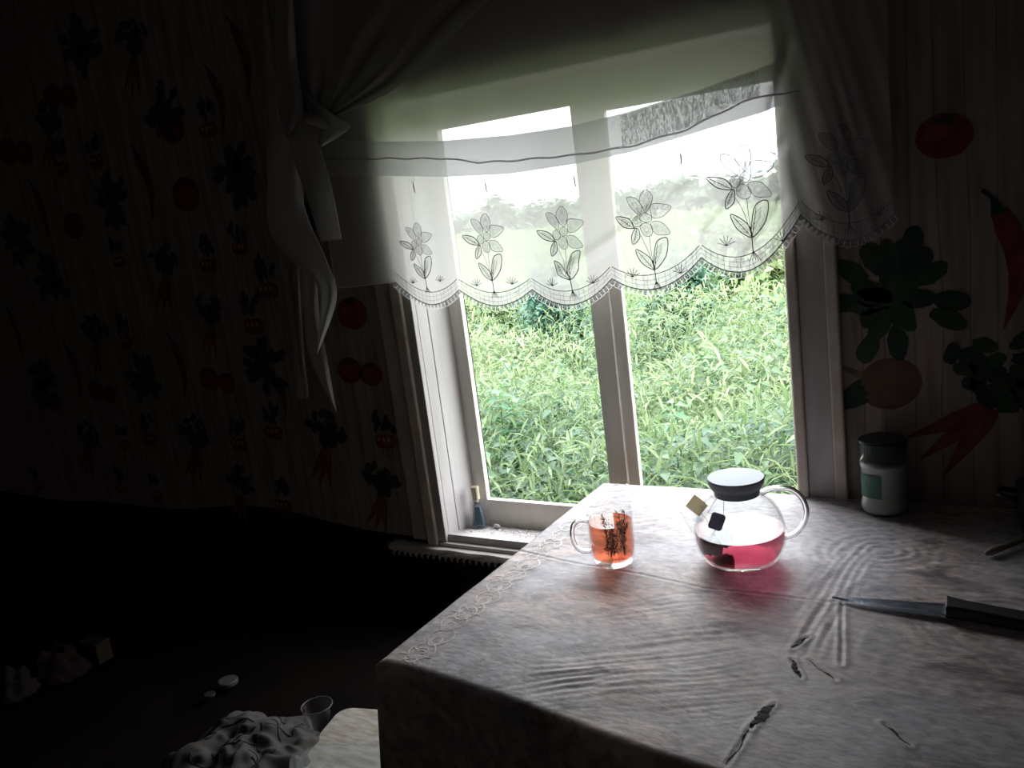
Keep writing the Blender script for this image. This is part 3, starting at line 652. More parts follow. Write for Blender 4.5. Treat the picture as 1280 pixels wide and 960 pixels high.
def slab(mb, o_, prof, ax, nk, z0, z1):
    n = len(prof); V = []
    for zz, ins in ((z0, .002), (z0+.003, 0), (z1-.004, 0), (z1, .003)):
        for s_, (d, wd) in enumerate(prof): q = o_+ax*d+nk*(wd-ins*np.sign(wd)); V.append((q[0], q[1], zz))
    fs = [tuple(range(n-1, -1, -1)), tuple(3*n+k for k in range(n))]
    for l in range(3):
        for k in range(n): k2 = (k+1) % n; fs.append((l*n+k, l*n+k2, (l+1)*n+k2, (l+1)*n+k))
    mb.add(V, fs)
hm = MB(); ah = (np.array([.105, 1.175])-heel); Lh = np.linalg.norm(ah); ah /= Lh; nh = np.array([-ah[1], ah[0]])
slab(hm, heel, [(.004, -.019), (.03, -.016), (.09, -.017), (.135, -.019), (.148, -.014), (.15, 0), (.148, .013), (.12, .015), (.06, .013), (.02, .014), (-.004, .018)], ah, nh, kz-.001, kz+.017)
hm.build('handle', M_blackp, kn, bevel=.0015)
bm_ = MB(); slab(bm_, heel, [(-.001, -.0195), (.004, -.0195), (-.0015, .019), (-.0065, .019)], ah, nh, kz, kz+.0045); bm_.build('bolster', mat('bright_steel_edge', (.6, .62, .66), .3, metal=.9), kn)

# ------------------------------------------------------------------ jar by the wall
jx, jy = -.238, 1.578; jz = zt(jx, jy)+.001
jar = thing('screw_top_jar', 'white-filled glass jar with dark green lid against the wallpaper', 'jar', (jx, jy, jz))
M_white = mat('white_jar_contents', (.42, .42, .39), .5, noise_=(20, (.36, .36, .34), 4, (1, 1, 1)))
M_label = mat('green_label', (.035, .12, .075), .5, noise_=(70, (.05, .16, .10), 3, (1, 1, 1)))
M_glid = mat('dark_green_lid', (.012, .028, .022), .35)
jo = [(0, 0), (.036, 0), (.040, .004), (.0415, .014), (.0415, .022), (.039, .027), (.039, .080), (.0415, .086), (.0418, .096), (.040, .104), (.037, .108), (.037, .125)]
MB().lathe(jo+[(.0355, .125), (.0355, .108), (.0385, .103), (.0400, .096), (.0398, .087), (.0372, .081), (.0372, .026), (.0396, .021), (.0396, .014), (.038, .005), (0, .003)], (jx, jy, jz), 56).build('jar_glass', M_glass, jar, smooth=True)
MB().lathe([(0, .0035), (.0375, .0055), (.039, .014), (.039, .021), (.0367, .026), (.0367, .081), (.0390, .087), (.0392, .092), (0, .092)], (jx, jy, jz), 48).build('contents', M_white, jar, smooth=True)
ld = MB(); prof = [(0, .1355), (.036, .1355), (.0395, .134), (.0405, .131), (.0405, .112), (.0385, .111), (.0385, .126), (0, .1262)]
ld.lathe(list(reversed(prof)), (jx, jy, jz), 64)
for k in range(48):
    a = 2*PI*k/48; ld.box((jx+.0400*math.cos(a)-.0007, jy+.0400*math.sin(a)-.0007, jz+.113), (jx+.0400*math.cos(a)+.0007, jy+.0400*math.sin(a)+.0007, jz+.130))
ld.build('lid', M_glid, jar, smooth=False)
a0 = math.atan2(-jy, -jx); lb = MB(); P = np.zeros((26, 2, 3))
for i in range(26):
    a = a0-1.25+1.15*i/25
    for j, z in enumerate((.034, .076)): P[i, j] = (jx+.0394*math.cos(a), jy+.0394*math.sin(a), jz+z)
lb.grid(P); lab = lb.build('label_band', M_label, jar, smooth=True, label='dark green paper label')
gl = MB()
for k in range(5):
    a = a0-1.12+.03*(k % 2); z = .044+k*.005; gl.add([(jx+.0397*math.cos(a-.05), jy+.0397*math.sin(a-.05), jz+z), (jx+.0397*math.cos(a+.07), jy+.0397*math.sin(a+.07), jz+z+.001), (jx+.0397*math.cos(a+.01), jy+.0397*math.sin(a+.01), jz+z+.006)], [(0, 1, 2)])
gl.build('sprig_emblem', mat('pale_green_ink', (.25, .35, .12), .6), lab)

# ------------------------------------------------------------------ dark pot and wooden spoon at the right edge
M_iron = mat('black_enamel', (.012, .012, .013), .4)
cx_, cy_ = .055, 1.52; cz_ = TZ+.003
cp = thing('cooking_pot', 'black round cooking pot in the dark corner beyond the knife handle', 'pot', (cx_, cy_, cz_))
MB().lathe([(0, 0), (.070, 0), (.082, .008), (.088, .03), (.088, .075), (.090, .078), (.090, .081), (.0855, .081), (.085, .03), (.078, .010), (0, .006)], (cx_, cy_, cz_), 56).build('pot_body', M_iron, cp, smooth=True)
MB().lathe([(0, .110), (.010, .109), (.012, .103), (.007, .098), (.03, .094), (.07, .087), (.0895, .0825), (0, .0822)][::-1], (cx_, cy_, cz_), 48).build('pot_lid', M_iron, cp, smooth=True)
for s_ in (-1, 1):
    b = MB(); b.tube([(cx_+s_*.086, cy_-.022, cz_+.062), (cx_+s_*.112, cy_-.016, cz_+.066), (cx_+s_*.112, cy_+.016, cz_+.066), (cx_+s_*.086, cy_+.022, cz_+.062)], .005, 8); b.build('pot_handle', M_iron, cp, smooth=True)
M_spoon = mat('greyed_spoon_wood', (.30, .26, .22), .7, noise_=(20, (.22, .19, .16), 4, (1, 6, 1)))
s0 = atz(1232, 692, TZ+.008); s1 = atz(1285, 672, TZ+.012)
dv = (s1-s0)/np.linalg.norm(s1-s0)
sn = thing('wooden_spoon', 'greyed wooden spoon handle reaching in from the right edge of table', 'spoon', tuple(s0))
b = MB(); b.tube([tuple(s0), tuple(s0+dv*.012), tuple(s0+dv*.05), tuple(s0+dv*.13), tuple(s0+dv*.20)], [.003, .0062, .0048, .0042, .005], 10); b.build('spoon_handle', M_spoon, sn, smooth=True)
b = MB(); Mx = Matrix.Rotation(math.atan2(dv[1], dv[0]), 4, 'Z') @ Matrix.Diagonal((1.5, 1, .35, 1)); c3 = s0+dv*.225
b.lathe([(0, -.02), (.012, -.017), (.019, -.006), (.0205, .004), (.0195, .006), (.017, -.002), (.010, -.011), (0, -.013)], tuple(c3), 24, M=Mx); b.build('spoon_bowl', M_spoon, sn, smooth=True)

# ------------------------------------------------------------------ sill things
bx, by, bz = -1.212, 1.706, .609
pb = thing('perfume_bottle', 'small tapered glass bottle with blue-grey liquid in the sill corner', 'bottle', (bx, by, bz))
def sq(mb, prof, c, n=4, rot=.35, asp=.72):
    V = []; fs = []
    for r, z in prof:
        for k in range(8):
            a = rot+(k//2)*PI/2+(.18 if k % 2 else -.18)+PI/4; V.append((c[0]+r*math.cos(a), c[1]+r*math.sin(a)*asp, c[2]+z))
    for l in range(len(prof)-1):
        for k in range(8): fs.append((l*8+k, l*8+(k+1) % 8, (l+1)*8+(k+1) % 8, (l+1)*8+k))
    fs += [tuple(range(7, -1, -1)), tuple((len(prof)-1)*8+k for k in range(8))]; mb.add(V, fs)
b = MB(); sq(b, [(.022, 0), (.0245, .004), (.0245, .012), (.010, .062), (.008, .070)], (bx, by, bz)); b.build('bottle_glass', glass_mat('thick_perfume_glass', (.93, .96, .96), 0), pb)
b = MB(); sq(b, [(.016, .007), (.020, .013), (.0085, .058)], (bx, by, bz)); b.build('perfume', mat('blue_grey_liquid', (.10, .14, .18), .15), pb)
MB().lathe([(0, .070), (.0055, .070), (.0055, .079), (0, .079)], (bx, by, bz), 20).build('spray_collar', mat('silver_collar', (.7, .7, .7), .3, metal=.9), pb)
b = MB(); sq(b, [(.0100, .077), (.0100, .100), (.0105, .101), (.0105, .108), (.010, .110)], (bx, by, bz), rot=.2, asp=1); b.build('cap', mat('pale_gold_cap', (.62, .55, .40), .35, metal=.6), pb)
M_flake = mat('white_paint_flakes', (.74, .71, .70), .8, noise_=(150, (.55, .50, .48), 2, (1, 1, 1)))
fl = MB()
for k in range(1500):
    r = random.random()
    if r < .75: x = random.gauss(-1.09, .07); y = random.gauss(1.70, .016)
    else: x = random.uniform(-1.255, -.90); y = random.uniform(1.65, 1.732)
    if not (-1.256 < x < -.86 and 1.64 < y < 1.733): continue
    if math.hypot(x-bx, y-by) < .028: continue
    z = .618-.013*(y-1.63)/.105+.0006; s_ = random.uniform(.0012, .0038); a = random.uniform(0, 6.28); tl_ = random.uniform(0, .002)
    c_, n_ = math.cos(a)*s_, math.sin(a)*s_
    fl.add([(x+c_, y+n_, z), (x-n_*.6, y+c_*.6, z+tl_), (x-c_, y-n_, z+.0004), (x+n_*.6, y-c_*.6, z+.001)], [(0, 1, 2, 3)])
tag(fl.build('paint_flakes', M_flake), 'scatter of white paint flakes and plaster crumbs on the sill', 'paint flakes', kind='stuff')
b = MB()
for k in range(5):
    a = k*1.3; b.lathe([(0, 0), (.004, .001), (.005, .005), (.003, .009), (0, .010)], (-1.165+.005*math.cos(a), 1.712+.004*math.sin(a), .608+.001*k), 7)
tag(b.build('plaster_crumb', mat('grey_plaster', (.42, .42, .43), .9), smooth=False), 'grey lump of plaster against the sash on the sill', 'plaster lump')

# ------------------------------------------------------------------ lace valance curtain
CY = 1.600
def pw(x, xs_, zs_): return np.interp(x, xs_, zs_)
def cv(pts, lo=True): q = [at(u, v, CY) for u, v in pts]; q.sort(key=lambda p: p[0]); return [p[0] for p in q], [p[2] for p in q]
BTx, BTz = cv([(408, 172), (440, 175), (480, 177), (555, 176), (640, 169), (715, 158), (790, 139), (870, 114), (950, 86), (985, 72), (1040, 50), (1115, 30)])
BBx, BBz = cv([(408, 222), (440, 220), (490, 220), (560, 221), (640, 217), (720, 205), (790, 190), (870, 166), (950, 142), (985, 130), (1040, 110), (1115, 90)])
CUx, CUz = cv([(408, 200), (490, 198), (560, 198), (600, 203), (640, 201), (720, 194), (790, 183), (860, 162), (930, 128), (960, 120), (1000, 114), (1115, 80)])
cusp = [at(u, v, CY) for u, v in [(496, 352), (576, 362), (666, 362), (767, 348), (878, 322), (1003, 268), (1118, 268)]]
low = [at(u, v, CY) for u, v in [(536, 380), (620, 382), (715, 381), (822, 361), (943, 336), (1058, 300)]]
xe0 = at(428, 360, CY)[0]; xe1 = cusp[-1][0]
def zbot(x):
    if x < cusp[0][0]: t = (x-xe0)/(cusp[0][0]-xe0); return 1.251*(1-t)+cusp[0][2]*t
    for a, b, l in zip(cusp[:-1], cusp[1:], low):
        if x <= b[0]+1e-9:
            t = (x-a[0])/(b[0]-a[0]); base = a[2]*(1-t)+b[2]*t; tm = (l[0]-a[0])/(b[0]-a[0]); dep = (a[2]*(1-tm)+b[2]*tm)-l[2]
            return base-dep*(1-abs(2*t-1)**1.9)
    return cusp[-1][2]
DF = [(((985, 62), (955, 190)), .010, .010), (((955, 150), (930, 235)), .008, .008), (((925, 190), (700, 345)), .009, .012), (((980, 180), (885, 290)), .007, .010), (((870, 180), (800, 280)), .005, .007), (((570, 225), (610, 262)), .006, .006), (((505, 135), (560, 150)), .005, .02), (((980, 250), (930, 330)), .005, .01)]
DFw = []
for (a, b), am, wd in DF:
    a = at(*a, CY); b = at(*b, CY); DFw.append(((a[0], a[2]), (b[0], b[2]), am, wd))
def ycur(x, z):
    y = CY-.004-.015*sm(-1.24, -1.40, x)+.0022*np.sin(x*17+z*4)+.0016*np.sin(x*41-z*9)+.003*vn(x*9, z*5)
    for a, b, am, wd in DFw:
        d, t = seg(x, z, a, b); y = y-am*1.2*np.exp(-(d/wd)**2)
    # gathered towards the right end
    y = y+.005*(np.sin((x+.25*z)*2*PI/.045)-1)*sm(-.42, -.30, x)
    return y
M_tulle = sheer_mat('white_tulle', (.60, .582, .565), .72, .55, .35)
ncx, ncz = 420, 90; P = np.zeros((ncx, ncz, 3)); xs = np.linspace(xe0, xe1, ncx)
ZT = 1.97
for i, x in enumerate(xs):
    zz = np.linspace(zbot(x), ZT, ncz); P[i, :, 0] = x; P[i, :, 2] = zz; P[i, :, 1] = ycur(np.full(ncz, x), zz)
cur = grid_obj('lace_valance', P, M_tulle); cur.name = 'lace_valance'
tag(cur, 'sheer white valance embroidered with grey flowers hanging over the window', 'curtain')
M_band = sheer_mat('doubled_tulle', (.66, .66, .665), .86, .5, .1)
M_bandp = sheer_mat('patterned_lace_band', (.66, .66, .67), .45, .5, .1, pattern=(90, (3.2, 1, .8), .35))
P = np.zeros((240, 14, 3)); xb = np.linspace(xe0, at(985, 72, CY)[0], 240)
for i, x in enumerate(xb):
    zz = np.linspace(pw(x, BBx, BBz), pw(x, BTx, BTz), 14); P[i, :, 0] = x; P[i, :, 2] = zz; P[i, :, 1] = ycur(np.full(14, x), zz)-.003
grid_obj('folded_band', P, M_band, cur)
x0_, x1_ = at(777, 150, CY)[0], at(951, 100, CY)[0]
P = np.zeros((90, 8, 3))
for i, x in enumerate(np.linspace(x0_, x1_, 90)):
    zz = np.linspace(pw(x, CUx, CUz)+.003, pw(x, BTx, BTz)-.003, 8); P[i, :, 0] = x; P[i, :, 2] = zz; P[i, :, 1] = ycur(np.full(8, x), zz)-.0055
grid_obj('patterned_lace', P, M_bandp, cur)
M_cord = sheer_mat('grey_cord', (.55, .54, .55), .65, .5, .1)
def cpt(x, z, off=.0015): return (x, float(ycur(np.array(x), np.array(z)))-off, z)
b = MB(); b.tube([cpt(x, pw(x, CUx, CUz)+.0012*math.sin(x*70), .005) for x in np.linspace(xe0, at(1000, 114, CY)[0], 160)], .0032, 5, flat=.6); b.build('draw_cord', M_cord, cur)
M_hem = sheer_mat('hem_fold', (.75, .74, .72), .8, .5, .1)
b = MB(); b.tube([cpt(xe0, z, .0) for z in np.linspace(1.252, 1.60, 30)], .0012, 5); b.tube([cpt(x, zbot(x), .0) for x in np.linspace(xe0, cusp[0][0], 24)], .0012, 5); b.build('hem', M_hem, cur)
# embroidery
M_thr = mat('grey_embroidery_thread', (.17, .17, .18), .8)
M_thin = mat('fine_grey_thread', (.22, .22, .23), .8)
K = .000425
def rib(mb, pts, wd):
    pts = np.array(pts); t = np.gradient(pts, axis=0); t /= np.linalg.norm(t, axis=1)[:, None]+1e-9; nn = np.stack([-t[:, 1], t[:, 0]], 1)*wd
    N = len(pts); a = pts+nn; c = pts-nn
    yy = ycur(pts[:, 0], pts[:, 1])-.0016
    mb.add([(a[i, 0], yy[i], a[i, 1]) for i in range(N)]+[(c[i, 0], yy[i], c[i, 1]) for i in range(N)], [(i, i+1, N+i+1, N+i) for i in range(N-1)])
M_fill = sheer_mat('denser_petal_net', (.62, .62, .63), .30, .5, .1)
def fill(mb, pts):
    c = np.mean(np.array(pts), 0); pts = list(pts)+[pts[0]]; V = [c]+[np.array(p) for p in pts]; yy = ycur(np.array([v[0] for v in V]), np.array([v[1] for v in V]))-.0011
    mb.add([(v[0], y_, v[1]) for v, y_ in zip(V, yy)], [(0, i, i+1) for i in range(1, len(pts))])
PET = [[(288, 455), (262, 400), (292, 356), (320, 398), (305, 450)], [(264, 472), (226, 432), (210, 383), (250, 393), (272, 440)], [(314, 462), (322, 424), (390, 443), (356, 484), (318, 490)],
       [(306, 508), (345, 514), (376, 566), (330, 570), (305, 545)], [(262, 520), (285, 508), (306, 530), (300, 566), (278, 570), (262, 548)], [(235, 490), (252, 472), (272, 490), (268, 516), (246, 520)],
       [(272, 478), (292, 460), (312, 480), (304, 502), (282, 504)]]
LEAF = [[(240, 526), (216, 482), (155, 467), (186, 512)], [(247, 526), (218, 562), (220, 602), (250, 575)], [(298, 730), (285, 672), (230, 627), (248, 690)], [(300, 728), (304, 650), (322, 596), (362, 590), (350, 672)]]
bases = [(534, 350), (618, 353), (716, 352), (820, 340), (942, 300), (1062, 268)]
tilt = [0, .02, .0, .0, .0, 0]; scl = [.86, .98, 1.02, 1.05, 1.12, 1.0]
for i, (bu, bv) in enumerate(bases):
    bp_ = at(bu, bv, CY); k = K*scl[i]; th = tilt[i]
    def T(p, bp_=bp_, k=k, th=th): x = (p[0]-300)*k*1.08; z = (742-p[1])*k*.92; return (bp_[0]+x*math.cos(th)+z*math.sin(th), bp_[2]-x*math.sin(th)+z*math.cos(th))
    e = MB()
    fn = MB(); fl_ = MB()
    for pt in PET:
        c = catmull(pt, 6, True); fill(fl_, [T(p) for p in c]); c.append(c[0]); rib(e, [T(p) for p in c], .00055)
        cc = np.mean(np.array(pt), 0)
        hh = catmull(pt, 3, True)
        for q in range(0, len(hh)):
            a = np.array(hh[q]); rib(fn, [T(cc+(a-cc)*s_) for s_ in (.25, .5, .7, .88)], .00025)
    for pt in LEAF:
        c = catmull(pt, 6, True); fill(fl_, [T(p) for p in c]); c.append(c[0]); rib(e, [T(p) for p in c], .0009)
        a, bq = np.array(pt[0]), np.array(pt[2]); rib(e, [T(a+(bq-a)*s_) for s_ in np.linspace(0, .9, 6)], .0006)
        for q in range(1, 5):
            m_ = a+(bq-a)*q/5.5
            for tt in (pt[1], pt[3]): rib(fn, [T(m_+(np.array(tt)-m_)*s_) for s_ in (0, .25, .5)], .0004)
    rib(e, [T(p) for p in catmull([(290, 570), (292, 640), (299, 730)], 6)], .0005); rib(e, [T(p) for p in catmull([(255, 562), (280, 640), (299, 730)], 6)], .0005)
    rib(e, [T(p) for p in [(299, 730), (301, 760), (302, 792)]], .0009)
    for dx_ in (-16, -6, 5, 14, 24): rib(e, [T((302+dx_*s_, 785+42*s_)) for s_ in (0, .5, 1)], .0006)
    for cxx, s3 in ((205, 1), (405, 1)):
        for j in range(6):
            a = -1.2+j*.48; rib(e, [T((cxx+math.sin(a)*34*s_, 756-math.cos(a)*44*s_)) for s_ in (0, .5, 1)], .0006)
    if i < 6:      # ground line and net filling of each scallop
        a, bq, l = cusp[i], cusp[i+1], low[i]
        X = np.linspace(a[0]+.002, bq[0]-.002, 40); e2 = [(x, zbot(x)+.030*(1-.15*abs(2*(x-a[0])/(bq[0]-a[0])-1))) for x in X]
        rib(e, e2, .0007)
        X = np.linspace(a[0], bq[0], 40); rib(e, [(x, zbot(x)+.001) for x in X], .0009)
        for lv in (.010, .019): rib(fn, [(x, zbot(x)+lv) for x in X], .0003)
        for x in np.linspace(a[0]+.008, bq[0]-.008, 16): rib(fn, [(x, zbot(x)+.001), (x+.003*math.sin(x*300), zbot(x)+.014), (x, zbot(x)+.027)], .0003)
    if i == 5: e.v = [(p[0], p[1], p[2]) for p in e.v]
    o = e.build('embroidered_flower', M_thr, cur); fl_.build('petal_fill', M_fill, o); fn.build('fine_stitching', M_thin, o)
# little stitch marks below the band
for u, v in ((518, 228), (607, 227), (720, 219), (851, 190)):
    b = MB(); p = at(u, v, CY); rib(b, [(p[0], p[2]-.004), (p[0]+.001, p[2]-.014), (p[0]+.001, p[2]-.022)], .0013)
    rib(b, [(p[0]-.006, p[2]+.008), (p[0], p[2]-.004)], .0005); rib(b, [(p[0]+.006, p[2]+.008), (p[0], p[2]-.004)], .0005); b.build('stitch_mark', M_thr, cur)
# toothed lace trim
M_tri = sheer_mat('lace_tooth', (.30, .30, .30), .75, .4, .1); M_trl = sheer_mat('lace_tooth_edge', (.7, .69, .68), .85, .5, .1)
b = MB(); b2 = MB()
for a, c in zip(cusp[:-1], cusp[1:]):
    X = np.linspace(a[0], c[0], 60); Zz = np.array([zbot(x) for x in X]); Ls = np.concatenate([[0], np.cumsum(np.hypot(np.diff(X), np.diff(Zz)))]); n = int(Ls[-1]/.0098)
    for j in range(n):
        s0_, s1_ = Ls[-1]*j/n, Ls[-1]*(j+1)/n; q = [np.array([np.interp(s_, Ls, X), np.interp(s_, Ls, Zz)]) for s_ in (s0_, s1_, (s0_+s1_)/2)]
        t_ = q[1]-q[0]; nn = np.array([t_[1], -t_[0]])/np.linalg.norm(t_); nn = nn if nn[1] < 0 else -nn
        tipp = q[2]+nn*.0085
        vs = [q[0]+t_*.12, q[1]-t_*.12, tipp]; b.add([cpt(v_[0], v_[1], .0005) for v_ in vs], [(0, 1, 2)])
        rib(b2, [q[1]+(tipp*0), q[1]+nn*.005+t_*.0, q[1]+nn*.0105], .0009); rib(b2, [tipp-t_*.45+nn*.002, tipp+nn*.0026, tipp+t_*.45+nn*.002], .0006)
b.build('lace_tooth', M_tri, cur, kind='stuff'); b2.build('lace_fringe', M_trl, cur, kind='stuff')
# rod the valance hangs on (above the frame)
M_rod = mat('curtain_rod_metal', (.4, .38, .35), .4, metal=.6)
rd = thing('curtain_rod', 'curtain rod above the window', 'curtain rod', (-.85, CY-.0, ZT+.004))
MB().tube([(-1.75, 1.55, ZT+.006), (0.05, 1.55, ZT+.006)], .008, 12).build('rod', M_rod, rd, smooth=True)
for x in (-1.70, 0): MB().box((x-.008, 1.55, ZT-.004), (x+.008, WY-.004, ZT+.016)).build('bracket', M_rod, rd)

# ------------------------------------------------------------------ bunched curtain on the left
M_bunch = sheer_mat('greyish_curtain_cloth', (.46, .44, .42), .80, .45, .25)
M_bunch2 = sheer_mat('thin_curtain_cloth', (.62, .60, .58), .62, .45, .4)
bc = thing('bunched_curtain', 'greyish sheer curtain bunched and knotted left of the window', 'curtain', tuple(at(390, 150, 1.50)))
def sheet(name, Lp, Rp, Y, m, folds=3, amp=.012, n=40, w_=24, ph=0):
    Lp = catmull(Lp, 10); Rp = catmull(Rp, 10)
    def res(p, n):
        p = np.array(p); s_ = np.concatenate([[0], np.cumsum(np.linalg.norm(np.diff(p, axis=0), axis=1))]); t = np.linspace(0, s_[-1], n); return np.stack([np.interp(t, s_, p[:, 0]), np.interp(t, s_, p[:, 1])], 1)
    Lp = res(Lp, n); Rp = res(Rp, n); P = np.zeros((n, w_, 3))
    for i in range(n):
        for j in range(w_):
            t = j/(w_-1); u, v = Lp[i]*(1-t)+Rp[i]*t; yy = Y+amp*math.sin(t*PI*folds+ph+i*.03)+.004*math.sin(i*.25+j*.2)
            P[i, j] = at(u, v, yy)
    o = grid_obj(name, P, m, bc); 
    s_ = o.modifiers.new('s', 'SOLIDIFY'); s_.thickness = .0008
    return o
sheet('swag', [(318, -60), (334, 0), (350, 60), (375, 110), (398, 150)], [(690, -60), (612, 0), (552, 58), (492, 112), (404, 153)], 1.55, M_bunch, 7, .010, 50, 60)
sheet('tail', [(322, -10), (330, 120), (336, 250), (350, 330), (364, 420), (371, 498)], [(350, -10), (372, 120), (380, 250), (376, 330), (379, 420), (386, 496)], 1.59, M_bunch2, 4, .010)
sheet('tail', [(342, 150), (334, 240), (337, 292), (365, 326), (398, 362), (396, 440)], [(374, 165), (377, 235), (386, 275), (408, 325), (421, 372), (397, 443)], 1.525, M_bunch2, 2, .006)
sheet('tail', [(370, 300), (377, 380), (388, 450), (419, 512)], [(396, 340), (400, 400), (410, 455), (421, 515)], 1.54, M_bunch2, 2, .006)
sheet('tail', [(340, -10), (344, 80), (348, 140), (358, 173)], [(366, -10), (372, 85), (379, 140), (361, 174)], 1.515, M_bunch, 2, .008)
sheet('tail', [(354, 146), (364, 190), (381, 240), (401, 303)], [(383, 146), (400, 186), (413, 228), (427, 299)], 1.505, M_bunch, 1, .010)
sheet('knot', [(384, 118), (398, 146), (398, 182)], [(420, 146), (437, 160), (402, 184)], 1.52, M_bunch, 2, .006, 20, 14)
b = MB(); kc = at(396, 150, 1.52)
b.tube([(kc[0]-.03, kc[1], kc[2]+.012), (kc[0]-.008, kc[1]-.014, kc[2]+.004), (kc[0]+.022, kc[1]-.008, kc[2]-.010), (kc[0]+.03, kc[1]+.004, kc[2]-.02)], [.009, .013, .012, .006], 12); b.build('knot', M_bunch, bc, smooth=True)
b = MB()
for k in range(9):
    p = at(371+k*1.6, 470+k*.2, 1.585); q = at(373+k*1.6, 498, 1.585); b.tube([tuple(p), tuple((p+q)/2+np.array([.001, -.001, 0])), tuple(q)], .0011, 4)
b.build('lace_end', M_hem, bc)

# ------------------------------------------------------------------ bed, cushion and small things in the dark (shade toned into their colours), stool
BZ = .40
M_blk = mat('dark_shaded_bed_blanket', (.004, .003, .003), .95, noise_=(8, (.007, .004, .0035), 5, (1, 1, 1)), bump=(50, .4, (1, 1, 1)), spec=.05)  # very dark base colour carries the corner's shade besides the blanket's own tone
bed = thing('daybed', 'low daybed under a dark blanket along the window wall', 'bed', (-2.3, 1.1, 0))
MB().box((-3.4, .55, .14), (-1.16, 1.60, .30)).build('bed_frame', M_wood, bed, bevel=.005)
for x in (-3.35, -1.22):
    for y in (.60, 1.55): MB().box((x-.03, y-.03, 0), (x+.03, y+.03, .14)).build('leg', M_wood, bed)
P = np.zeros((120, 70, 3))
for i, x in enumerate(np.linspace(-3.43, -1.15, 120)):
    for j, y in enumerate(np.linspace(.52, 1.60, 70)):
        e = min(x+3.43, -1.15-x, y-.52)
        P[i, j] = (x, y, BZ+.012*float(vn(x*5, y*5))-.10*(1-min(1, e/.05))**2-.004)
P[:, 0, 2] = .16; P[0, :, 2] = .16; P[-1, :, 2] = .16
bl = grid_obj('dark_blanket', P, M_blk); tag(bl, 'dark blanket, colour deepened for shade, spread over the low daybed', 'blanket')
M_pil = mat('shaded_white_print_cloth', (.07, .064, .058), .9, noise_=(7, (.055, .05, .044), 4, (1, 1, 1)), bump=(60, .3, (1, 1, 1)))  # white cloth, with the shade it lies in darkened into its colour
cc = atz(306, 940, BZ+.06)
def hpil(u, v): return .085*max(0, (1-abs(u)**2.4)*(1-abs(v)**2.4))**.5+.026*float(vn(u*4+9, v*4))+.014*float(vn(u*9, v*9+5))
P = np.zeros((60, 60, 3))
for i in range(60):
    for j in range(60):
        u = i/59*2-1; v = j/59*2-1; rr = .138*(1+.10*math.sin(5*math.atan2(v, u)+.6)+.05*math.sin(9*math.atan2(v, u)))
        uu = u*math.sqrt(1-v*v/2); vv = v*math.sqrt(1-u*u/2)
        P[i, j] = (cc[0]+uu*rr*1.15, cc[1]+vv*rr, BZ+.004+hpil(uu, vv))
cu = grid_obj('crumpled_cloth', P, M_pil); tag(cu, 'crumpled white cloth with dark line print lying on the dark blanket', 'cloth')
b = MB()
for k in range(26):
    u0, v0 = random.uniform(-.7, .7), random.uniform(-.7, .7); a = random.uniform(0, 6.28); pts = []
    for t in range(9):
        a += random.uniform(-.6, .6); u0 += .055*math.cos(a); v0 += .055*math.sin(a)
        if abs(u0) > .85 or abs(v0) > .85: break
        uu = u0*math.sqrt(1-v0*v0/2); vv = v0*math.sqrt(1-u0*u0/2); rr = .138*(1+.10*math.sin(5*math.atan2(v0, u0)+.6)+.05*math.sin(9*math.atan2(v0, u0)))
        pts.append((cc[0]+uu*rr*1.15, cc[1]+vv*rr, BZ+.005+hpil(uu, vv)))
    if len(pts) > 2: b.tube(pts, .0013, 4, flat=.5)
b.build('line_print', mat('dark_print', (.012, .011, .012), .9), cu)
q = atz(285, 852, BZ+.012)
tag(MB().lathe([(0, 0), (.021, 0), (.023, .002), (.023, .009), (.021, .011), (0, .011)], (q[0], q[1], BZ+.006), 28).build('bottle_cap_lid', mat('shaded_white_plastic', (.07, .066, .062), .6), smooth=False), 'round white plastic lid on the dark blanket', 'lid')  # white lid, base colour lowered to hold the shade around it
q = atz(262, 868, BZ+.01)
tag(MB().lathe([(0, 0), (.012, 0), (.013, .003), (.012, .006), (0, .006)], (q[0], q[1], BZ+.006), 20).build('small_button', mat('shaded_grey_plastic', (.025, .025, .025), .6)), 'small grey disc beside the round white lid', 'disc')  # grey deepened in place of shade on the daybed
M_cup = glass_mat('thin_clear_plastic', (.93, .93, .93), .03, .1, 1.3, (.3, .3, .3))
q = atz(397, 888, BZ+.075)
cupo = thing('plastic_cup', 'empty clear plastic cup standing between crumpled cloth and stool', 'cup', (q[0], q[1], BZ+.004))
MB().lathe([(0, 0), (.022, 0), (.030, .078), (.0312, .080), (.0290, .0785), (.0215, .0015), (0, .0015)], (q[0], q[1], BZ+.006), 36).build('cup_wall', M_cup, cupo, smooth=True)
MB().tube([(q[0]+.0305*math.cos(a), q[1]+.0305*math.sin(a), BZ+.086) for a in np.linspace(0, 2*PI, 36, endpoint=False)], .0012, 6, closed=True).build('rim', mat('shaded_cup_rim', (.08, .08, .078), .4), cupo, smooth=True)  # rim colour dimmed for the shade beside the stool
q = atz(120, 812, BZ+.03)
bo = thing('orange_box', 'small orange and yellow box in the dark on the daybed', 'box', (q[0], q[1], BZ))
MB().box((q[0]-.035, q[1]-.02, BZ+.004), (q[0]+.035, q[1]+.02, BZ+.05)).build('box_body', mat('shaded_orange_card', (.035, .016, .004), .8, noise_=(20, (.028, .02, .006), 2, (1, 1, 1))), bo, bevel=.002)  # orange card, colour dimmed to stand in for surrounding shade
MB().box((q[0]-.036, q[1]-.021, BZ+.05), (q[0]+.036, q[1]+.021, BZ+.058)).build('box_lid', mat('shaded_brown_card', (.02, .01, .006), .7), bo, bevel=.002)  # brown darkened with the box body, as painted shade
